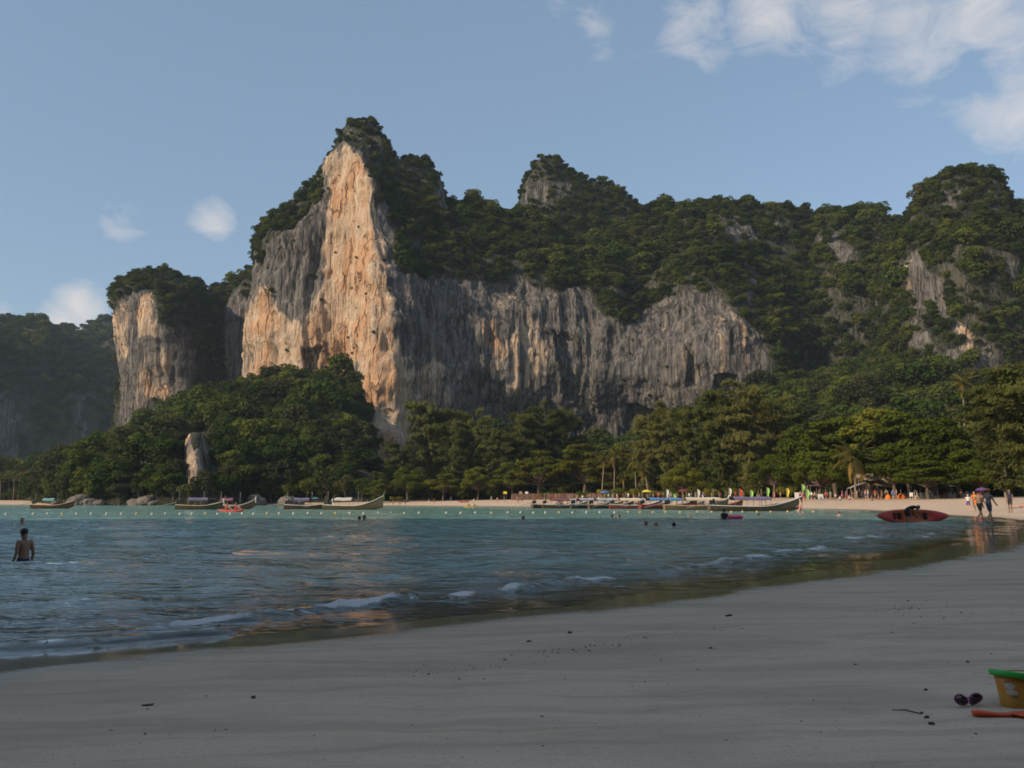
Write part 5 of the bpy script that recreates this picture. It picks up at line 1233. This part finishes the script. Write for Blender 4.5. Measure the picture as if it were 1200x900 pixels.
# thatched hut with stacked roofs
ht = thing('thatched_hut', 'weathered hut with tiered thatched roofs behind the beach stalls', 'hut', gpos(1022, 158))
w_ = MB(); w_.box((0, 1.2, 1.4), (3.6, 1.6, 2.8)); w_.build('wall', WOOD['dark'], ht)
for i, (x, z, wd, ang) in enumerate([(.9, 2.9, 3.0, .12), (-.2, 3.9, 2.6, -.05), (1.7, 3.7, 2.0, .2)]):
    r_ = MB(); r_.sheet([[(x - wd / 2 * a, -1.4, z - .5), (x - wd / 3 * a, -.2, z + .25), (x - wd / 4 * a, .8, z + .7)] for a in (-1, -.3, .3, 1)]); r_.sheet([[(x - wd / 2 * a, 3.0, z - .5), (x - wd / 3 * a, 1.8, z + .25), (x - wd / 4 * a, .8, z + .7)] for a in (1, .3, -.3, -1)])
    r_.sheet([[(x - wd / 2 * a, -1.4, z - .66), (x - wd / 2 * a, -1.4, z - .5)] for a in (-1, -.3, .3, 1)])
    for s_ in (-1, 1): r_.add([(x - s_ * wd / 2, -1.4, z - .5), (x - s_ * wd / 4, .8, z + .7), (x - s_ * wd / 2, 3.0, z - .5)], [(0, 1, 2)])
    o = r_.build('roof', m_thatch, ht); o.rotation_euler = (0, ang, 0)
for x in (-1.5, 0, 1.5):
    p_ = MB(); p_.tube([(x, -1.1, 0), (x, -1.1, 2.7)], .09, 6); p_.build('post', m_bark, ht)
aw = thing('awning', 'grey sloping awning on poles beside the thatched hut', 'awning', gpos(1003, 154))
a_ = MB(); a_.sheet([[(-1.8, -1.0, 1.9), (-.3, -1.0, 2.5), (1.3, -1.0, 3.0)], [(-1.8, 1.0, 1.9), (-.3, 1.0, 2.55), (1.3, 1.0, 3.0)]]); a_.sheet([[(-1.8, 1.0, 1.86), (-.3, 1.0, 2.5), (1.3, 1.0, 2.96)], [(-1.8, -1.0, 1.86), (-.3, -1.0, 2.46), (1.3, -1.0, 2.96)]]); a_.build('cloth', m_grey, aw)
for x, y, z in ((-1.7, -.9, 1.9), (-1.7, .9, 1.9), (1.2, -.9, 2.95), (1.2, .9, 2.95)):
    p_ = MB(); p_.tube([(x, y, 0), (x, y, z)], .04, 5); p_.build('pole', m_pole, aw)
sg = thing('signboard', 'white oval signboard on a post over the grey awning', 'sign', gpos(1004, 156))
s_ = MB(); s_.lathe([(.02, -.05), (.55, -.05), (.6, 0), (.55, .05), (.02, .05)], 16, sy=.6); o = s_.build('board', TRIM['white'], sg, True, (0, 0, 4.1)); o.rotation_euler = (math.pi / 2, 0, 0)
p_ = MB(); p_.tube([(0, .1, 0), (0, .1, 4.2)], .05, 5); p_.build('post', m_pole, sg)
rt = thing('restaurant_roof', 'long red tiled roof on posts half hidden by the broad trees', 'shelter', gpos(984, 172))
r_ = MB(); r_.sheet([[(-3.4, -1.6, 3.1), (3.4, -1.6, 3.1)], [(-3.0, 0, 4.2), (3.0, 0, 4.2)], [(-3.4, 1.6, 3.1), (3.4, 1.6, 3.1)]]); r_.build('roof', mat('red_roof', (.42, .11, .045), .8, .3, 3), rt)
for x in (-3.1, -1, 1, 3.1):
    for y in (-1.4, 1.4):
        p_ = MB(); p_.tube([(x, y, 0), (x, y, 3.2)], .07, 5); p_.build('post', WOOD['dark'], rt)
def stall(label, u, d, w, colr, z=2.3, side='blue'):
    t_ = thing('beach_stall', label, 'stall', gpos(u, d)); m_ = MB()
    m_.sheet([[(-w / 2, -.9, z - .15), (w / 2, -.9, z - .15)], [(-w / 2, 0, z + .1), (w / 2, 0, z + .1)], [(-w / 2, .9, z), (w / 2, .9, z)]]); m_.build('roof', TARP[colr] if colr in TARP else CL[colr], t_)
    for x in (-w / 2 + .1, w / 2 - .1):
        for y in (-.8, .8):
            p2 = MB(); p2.tube([(x, y, 0), (x, y, z - .05)], .035, 5); p2.build('post', m_pole, t_)
    c_ = MB(); c_.box((0, .3, .45), (w * .8, .5, .9)); c_.build('counter', CL[side], t_)
stall('open stall with a dark roof and blue counter', 954, 160, 3.0, 'maroon', 2.6, 'navy')
stall('open stall with a navy roof beside the white boards', 962, 162, 2.2, 'navy', 2.4, 'blue')
stall('low stall with a maroon roof under the broad trees', 1100, 150, 2.6, 'maroon', 1.7, 'maroon')
def board(label, u, d, w, h_, colr, z=0.6, tilt=.15):
    t_ = thing('display_board', label, 'board', gpos(u, d)); m_ = MB(); m_.box((0, 0, z + h_ / 2), (w, .05, h_), rx=-tilt); m_.build('panel', CL[colr], t_)
    for x in (-w / 3, w / 3):
        p2 = MB(); p2.tube([(x, .22, 0), (x, .0, z + h_ * .6)], .025, 5); p2.build('leg', m_pole, t_)
board('pale upright board standing behind the prow of the big longtail', 931, 152, .75, 1.1, 'white', .5)
board('white board leaning by the navy-roofed stall', 958.5, 151, .95, 1.0, 'white', .2)
board('small white panel on legs in front of the beach chairs', 1084, 146, .9, .35, 'white', 1.0)
board('yellow notice board standing at the back of the long beach', 592, 258, 1.1, .7, 'yellow', 2.0)
board('cream notice board beside its twin at the end of the fence', 610, 256, .9, .7, 'khaki', 1.9)
board('white notice board at the end of the fence', 617, 256, .9, .6, 'white', 1.9)
def beach_chair(u, d, i):
    t_ = thing('beach_chair', 'white plastic beach chair in the row in front of the low wall', 'chair', gpos(u, d), i * .3 - .4, 'white beach chairs')
    m_ = MB(); m_.box((0, 0, .42), (.55, .55, .05)); m_.build('seat', TRIM['white'], t_); m_ = MB(); m_.box((0, .30, .75), (.55, .06, .62), rx=-.2); m_.build('backrest', TRIM['white'], t_)
    for x in (-.23, .23):
        for y in (-.22, .24):
            m_ = MB(); m_.box((x, y, .2), (.05, .05, .40)); m_.build('leg', TRIM['white'], t_)
for i, u in enumerate((1064, 1070, 1077, 1083, 1090, 1097, 1124, 1131)): beach_chair(u, 146 - (i % 3), i)
# kayaks and paddle gear stacked by the stalls
for i, (u, colr) in enumerate(((1037, 'orange'), (1052, 'orange'))):
    ov = thing('tarpaulin_heap', 'heap of orange tarpaulin %s' % ('beside the person in blue', 'between the hut and the white chairs')[i] , 'tarpaulin', gpos(u, 148)); m_ = MB()
    rows = [[((.85 if i else .45) * (1 - k ** 3 * .9) * math.cos(a) * (1 + .1 * math.sin(3 * a + k * 4)), .6 * (1 - k ** 3 * .9) * math.sin(a), .85 * k + .06 * math.sin(5 * a)) for a in np.linspace(0, 2 * math.pi, 15)] for k in np.linspace(0, 1, 7)]; m_.sheet(rows); m_.build('cover', CL['orange'], ov, True)
    p2 = MB(); p2.tube([(0, 0, 0), (0, 0, 1.6)], .03, 5); p2.build('pole', m_pole, ov)
def beach_flag(u, d, h_, colr, label):
    t_ = thing('flag', label, 'flag', gpos(u, d)); p2 = MB(); p2.tube([(0, 0, 0), (.06, 0, h_)], .03, 5); p2.build('pole', m_pole, t_)
    m_ = MB(); m_.sheet([[(.06, 0, h_ - .02 - .32 * j), (.25 + .1 * math.sin(j), .06, h_ - .1 - .34 * j), (.42 + .12 * math.sin(j * 1.4), -.05, h_ - .22 - .36 * j)] for j in range(5)]); m_.build('cloth', mat('flag_' + colr, {'lime': (.28, .60, .12), 'yellow': (.65, .52, .05), 'red': (.5, .06, .05), 'white': (.6, .6, .55)}[colr], .8), t_)
for i, (u, d, h_, c, lb) in enumerate([(937, 140, 3.4, 'lime', 'tall lime green flag on a pole by the prow of the big longtail'), (942, 139, 2.6, 'lime', 'shorter lime green flag beside the taller one'), (896, 150, 2.8, 'lime', 'lime green flag behind the long bow of the big longtail'), (919, 148, 2.6, 'yellow', 'yellow flag behind the bow tip of the big longtail'), (877, 152, 2.4, 'lime', 'lime green flag above the purple awning'),
        (852, 156, 2.8, 'white', 'white pennant rising behind the purple awning'), (815, 150, 3.2, 'white', 'white pennant above the cream roofed boat'), (864, 156, 2.6, 'red', 'red flag above the purple awning'), (779, 160, 3.0, 'white', 'white pennant above the blue awning'), (787, 152, 2.6, 'lime', 'green flag at the end of the blue awning')]): beach_flag(u, d, h_, c, lb)
def umbrella(u, d, colr, label):
    t_ = thing('beach_umbrella', label, 'umbrella', gpos(u, d)); p2 = MB(); p2.tube([(0, 0, 0), (0, 0, 2.3)], .03, 5); p2.build('pole', m_pole, t_); m_ = MB(); m_.lathe([(1.2, 0), (.9, .25), (.45, .42), (.03, .5)], 10, (0, 0, 1.9), close=False); m_.build('canopy', CL[colr], t_, True)
umbrella(757, 190, 'yellow', 'yellow beach umbrella behind the blue boat awning'); umbrella(708, 205, 'blue', 'blue beach umbrella among the shrubs behind the boats'); umbrella(1108, 150, 'grey', 'grey beach umbrella at the end of the chair row'); umbrella(372, 284, 'teal', 'teal beach umbrella on the small sand spit'); umbrella(799, 178, 'maroon', 'maroon beach umbrella behind the boats')
lw = MB(); lw.box((0, 0, .35), (17, .35, .7)); lw.box((0, 0, .74), (17.1, .45, .08)); o = lw.build('low_wall', mat('low_wall_stone', (.30, .28, .25), .9, .3, 1.5), None, False, gpos(1100, 156)); tag(o, 'low grey stone wall behind the white beach chairs', 'wall')
# brown fence along the back of the long beach: each panel of canes its own part
fe = thing('bamboo_fence', 'long brown cane fence along the back of the beach behind the boats', 'fence', gpos(660, 258))
cane = MB()
for j in range(16): cane.tube([(-1.0 + j * .13, .02 * math.sin(j * 3), -.3), (-1.0 + j * .13 + .02 * math.sin(j), 0, 1.75 + .12 * math.sin(j * 5.1))], .055, 4)
cane.box((0, .06, .5), (2.1, .05, .08)); cane.box((0, .06, 1.4), (2.1, .05, .08)); cane = cane.mesh('cane_panel', [m_brick])
for i in range(15):
    x = -14.5 + 2.1 * i; obj('panel', cane, fe, (x, -.35 * x, 0))
# ------------------------------------------------------------------ toys and bits on the near sand
def sand_at(u, v):
    z = .15
    for _ in range(8):
        p = gp(u, v, z); z = gz1(p[0], p[1])
    return (p[0], p[1], z)
bp = sand_at(1187, 831); D0 = bp[1]
bk = thing('toy_bucket', 'orange child\'s sand bucket with a bright green rim on the near sand', 'bucket', (bp[0] + .045, bp[1] + .06, bp[2] - .010)); sc_ = D0 / 1000 * 39 / .165; bk.scale = (sc_,) * 3; bk.rotation_euler = (R_(-4), R_(9), .3)
m_or, t, out = new_mat('bucket_plastic'); tcn = t.node('ShaderNodeTexCoord'); b = t.node('ShaderNodeBsdfPrincipled'); sxy = t.node('ShaderNodeSeparateXYZ'); t.link(tcn.outputs['Object'], sxy.inputs[0])
c = t.mix(t.mapr(sxy.outputs[2], .0, .165), (.54, .28, .05), (.54, .21, .03)); c = t.mix(t.mapr(t.noise(tcn.outputs['Object'], 30, 4), .55, .7, 0, .25), c, (.40, .28, .14)); t.link(c, b.inputs['Base Color']); b.inputs['Roughness'].default_value = .4; b.inputs['Subsurface Weight'].default_value = .15; b.inputs['Subsurface Radius'].default_value = (.02, .01, .004); t.link(b.outputs[0], out.inputs[0])
m_ = MB(); m_.lathe([(.060, 0), (.064, .004), (.072, .05), (.082, .10), (.094, .148), (.090, .148), (.079, .10), (.069, .05), (.061, .010), (.002, .010)], 40, close=False); m_.add([(.060 * math.cos(2 * math.pi * j / 40), .060 * math.sin(2 * math.pi * j / 40), 0) for j in range(40)], [tuple(range(39, -1, -1))]); m_.build('body', m_or, bk, True)
m_ = MB(); m_.lathe([(.092, .142), (.108, .140), (.114, .146), (.114, .164), (.108, .168), (.090, .166)], 40, close=False); m_.lathe([(.0905, .166), (.0905, .142)], 40, close=False); m_.build('rim', mat('green_plastic', (.03, .40, .06), .35, .05), bk, True)
# worn printed sticker: plain pale patches with no figure
m_ = MB()
for (az, z, w, h_, mi) in ((R_(206), .100, .30, .030, 0), (R_(212), .072, .34, .026, 0), (R_(222), .052, .26, .014, 1), (R_(200), .118, .16, .010, 1)):
    rows = []
    for k in np.linspace(-1, 1, 5):
        zz_ = z + h_ / 2 * k; r_ = np.interp(zz_, (.004, .05, .10, .148), (.064, .072, .082, .094)) + .0012 + .0006 * mi; ww = w * math.sqrt(max(.05, 1 - k * k * .9))
        rows.append([(r_ * math.cos(az + ww * a), r_ * math.sin(az + ww * a), zz_) for a in np.linspace(-1, 1, 7)])
    m_.sheet(rows, mi)
m_.build('sticker', [mat('sticker_pale', (.50, .48, .44), .5), mat('sticker_brown', (.30, .17, .06), .5), mat('sticker_dark', (.10, .07, .07), .5)], bk, True)
m_ = MB(); m_.tube([(.100 * math.cos(a), .112 * math.sin(a) , .15 + .02 * math.cos(a)) for a in np.linspace(R_(20), R_(160), 14)], .004, 6); o = m_.build('handle', mat('peach_plastic', (.62, .38, .20), .4), bk, True); o.rotation_euler = (0, 0, R_(-10)); o.location = (0, 0, .012)
# sunglasses
sp_ = sand_at(1135, 828); sgz = thing('sunglasses', 'purple-framed sunglasses lying on the sand beside the bucket', 'sunglasses', (sp_[0], sp_[1], sp_[2] + .004), R_(12)); k_ = D0 / 1000 * 34 / .135; sgz.scale = (k_,) * 3
m_fr = mat('purple_plastic', (.22, .045, .15), .3, .05); m_ln = mat('dark_lens', (.015, .012, .018), .08, .05, spec=.8)
for s in (-1, 1):
    ring = [(s * .035 + .031 * math.cos(a) * (1 + .14 * s * math.cos(a)), -.004 * math.cos(a * 2), .027 + .021 * math.sin(a) + .007 * s * math.cos(a)) for a in np.linspace(0, 2 * math.pi, 25)]
    m_ = MB(); m_.tube(ring, .0052, 6); fr_ = m_.build('frame', m_fr, sgz, True)
    m_ = MB(); m_.add([(s * .035, -.003, .027)] + ring[:-1], [(0, i + 1, (i + 1) % 24 + 1) for i in range(24)]); m_.build('lens', m_ln, fr_, True)
    m_ = MB(); m_.tube([(s * .064, 0, .034), (s * .064, .012, .030), (s * .02, .018 + .004 * s, .016), (s * -.03, .020 + .004 * s, .004)], [.003, .003, .003, .002], 6); m_.build('temple_arm', m_fr, sgz, True)
m_ = MB(); m_.tube([(-.008, 0, .032), (0, -.003, .036), (.008, 0, .032)], .0035, 6); m_.build('bridge', m_fr, sgz, True)
# shovel lying in front
vp = sand_at(1184, 839); sv_ = thing('toy_shovel', 'red-orange toy spade lying on the sand in front of the bucket', 'spade', (vp[0], vp[1], vp[2] - .004), R_(-8)); k_ = D0 / 1000; sv_.scale = (k_ * 300, k_ * 400, k_ * 250)
m_rd = mat('red_orange_plastic', (.68, .095, .025), .38, .06)
m_ = MB(); hp = [(-.125, .006, .010), (-.11, .004, .012), (-.085, 0, .011), (-.05, -.004, .009), (0, -.006, .010)]; m_.tube(hp, [.011, .0145, .013, .011, .0115], 8); m_.build('handle', m_rd, sv_, True)
m_ = MB(); rows = []
for i, k in enumerate(np.linspace(0, 1, 9)):
    w = .012 + .034 * math.sin(min(1, k * 1.6) * math.pi / 2) * (1 - .55 * max(0, (k - .6) / .4) ** 2); rows.append([(-.002 + .13 * k, -.006 + w * a, .010 + .010 * a * a - .006 * math.sin(k * math.pi)) for a in np.linspace(-1, 1, 7)])
m_.sheet(rows); m_.sheet([[(x, y, z - .003) for x, y, z in r_][::-1] for r_ in rows]); m_.build('blade', m_rd, sv_, True)
# drift: leaves, twigs, lumps
m_deb = mat('drift_debris', (.075, .06, .045), .9, .4, 40); m_lump = mat('sand_lump', (.12, .10, .08), .95, .4, 60)
def lump(seed, sc):
    rng = np.random.default_rng(seed); bm = bmesh.new(); bmesh.ops.create_icosphere(bm, subdivisions=2, radius=1)
    for v_ in bm.verts: v_.co = v_.co * (1 + .45 * float(vnoise((np.array(v_.co) * 1.6 + seed)[None], 5)[0]))
    bm.transform(Matrix.Diagonal((*sc, 1))); me = bpy.data.meshes.new('lump'); bm.to_mesh(me); bm.free(); me.materials.append(m_deb if seed % 2 else m_lump); return me
def dead_leaf(seed):
    rng = random.Random(seed); m2_ = MB(); m2_.sheet([[(-.05 + .1 * k, (.022 * math.sin(math.pi * (.08 + .84 * k))) * a, .006 + .012 * a * a + .014 * k * rng.random()) for a in (-1, 0, 1)] for k in np.linspace(0, 1, 6)]); return m2_.mesh('dead_leaf', [m_deb])
for i, (u, v, kind, s, lb) in enumerate([(173, 827, 'leaf', .55, 'curled dark dead leaf lying on the open sand'), (297, 818, 'lump', .013, 'small round black pebble on the open sand'), (131, 856, 'leaf', .3, 'thin dark leaf fragment flat on the sand'), (1086, 841, 'lump', .011, 'dark sand lump at the tip of the twig'), (1080, 836, 'lump', .008, 'small dark lump beside the twig tip'), (1092, 849, 'lump', .012, 'rounded lump of wet sand in front of the twig'),
        (1134, 776, 'lump', .010, 'dark pebble on the sand beyond the sunglasses'), (1085, 809, 'lump', .011, 'dark pebble between the twig and the bare sand'), (620, 752, 'leaf', .6, 'flat dark leaf among the wrack line'), (668, 742, 'lump', .016, 'dark clot of seaweed in the wrack line'), (854, 722, 'leaf', .7, 'dark leaf lying on its own past the wrack line')]):
    p = sand_at(u, v)
    if kind == 'leaf': o = obj('dead_leaf', dead_leaf(i), None, (p[0], p[1], p[2] - .006), i * 1.3); o.scale = (s,) * 3; tag(o, lb, 'leaf')
    else: o = obj('sand_lump', lump(i * 2 + 1, (s, s * .8, s * .6)), None, (p[0], p[1], p[2] + s * .25), i); tag(o, lb, 'debris')
a, c = sand_at(1045, 833), sand_at(1080, 838); m_ = MB(); m_.tube([(a[0], a[1], a[2] + .004), ((a[0] + c[0]) / 2, (a[1] + c[1]) / 2 + .01, (a[2] + c[2]) / 2 + .009), (c[0], c[1], c[2] + .005)], [.002, .0035, .003], 5); o = m_.build('twig', m_lump, None, True); tag(o, 'thin bent twig half buried in the sand', 'twig')
rng = np.random.default_rng(8); mV = []; mF = []; nb = 0
tet = np.array([(1, 0, -.3), (-.5, .8, -.3), (-.5, -.8, -.3), (0, 0, .7)]); tf = [(0, 1, 3), (1, 2, 3), (2, 0, 3)]
clus = [(630, 748), (680, 745), (700, 741), (560, 764), (860, 722), (1050, 705), (1080, 700), (750, 735), (500, 772), (1120, 715)]
for i in range(420):
    if i < 190:
        cu = clus[i % 10]; u = cu[0] + rng.normal(0, 26); v = cu[1] + rng.normal(0, 3.2) - (u - cu[0]) * .09
    else: u = rng.uniform(-20, 1220); v = 900 - 210 * rng.random() ** .7
    lim = np.interp(u, (0, 500, 780, 1000, 1200), (812, 752, 722, 690, 664))
    if v < lim: continue
    p = gp(u, v, .16); s = rng.lognormal(0, .5) * .0036 * (1.3 if i < 190 else 1.0); z = p[0], p[1]
    mV.append((p[0], p[1], s)); 
pv = np.array(mV); zg = ground_z(pv[:, 0], pv[:, 1]); VV = []; FF = []
for i, (x, y, s) in enumerate(pv):
    a = rng.uniform(0, 6.28); R2 = np.array([[math.cos(a), -math.sin(a), 0], [math.sin(a), math.cos(a), 0], [0, 0, 1]]); st_ = np.array([rng.uniform(.8, 2.6), 1, rng.uniform(.4, 1)])
    VV.append((tet * st_ * s) @ R2.T + np.array([x, y, zg[i] + s * .15])); FF += [tuple(k + 4 * i for k in f) for f in tf]
o = obj('beach_debris', mesh_np('beach_debris', np.vstack(VV), np.array(FF), [m_deb], False)); tag(o, kind='stuff')

# ------------------------------------------------------------------ haze over the bay
def haze():
    mb = MB(); mb.box((-200, 1050, 195), (5000, 4100, 400)); o = mb.build('haze', [])
    m, t, out = new_mat('haze_air')
    v = t.node('ShaderNodeVolumePrincipled'); v.inputs['Color'].default_value = (0.66, 0.82, 1.0, 1); v.inputs['Density'].default_value = 0.00009; v.inputs['Anisotropy'].default_value = 0.0
    t.link(v.outputs[0], out.inputs['Volume']); o.data.materials.append(m); tag(o, kind='stuff')
haze()
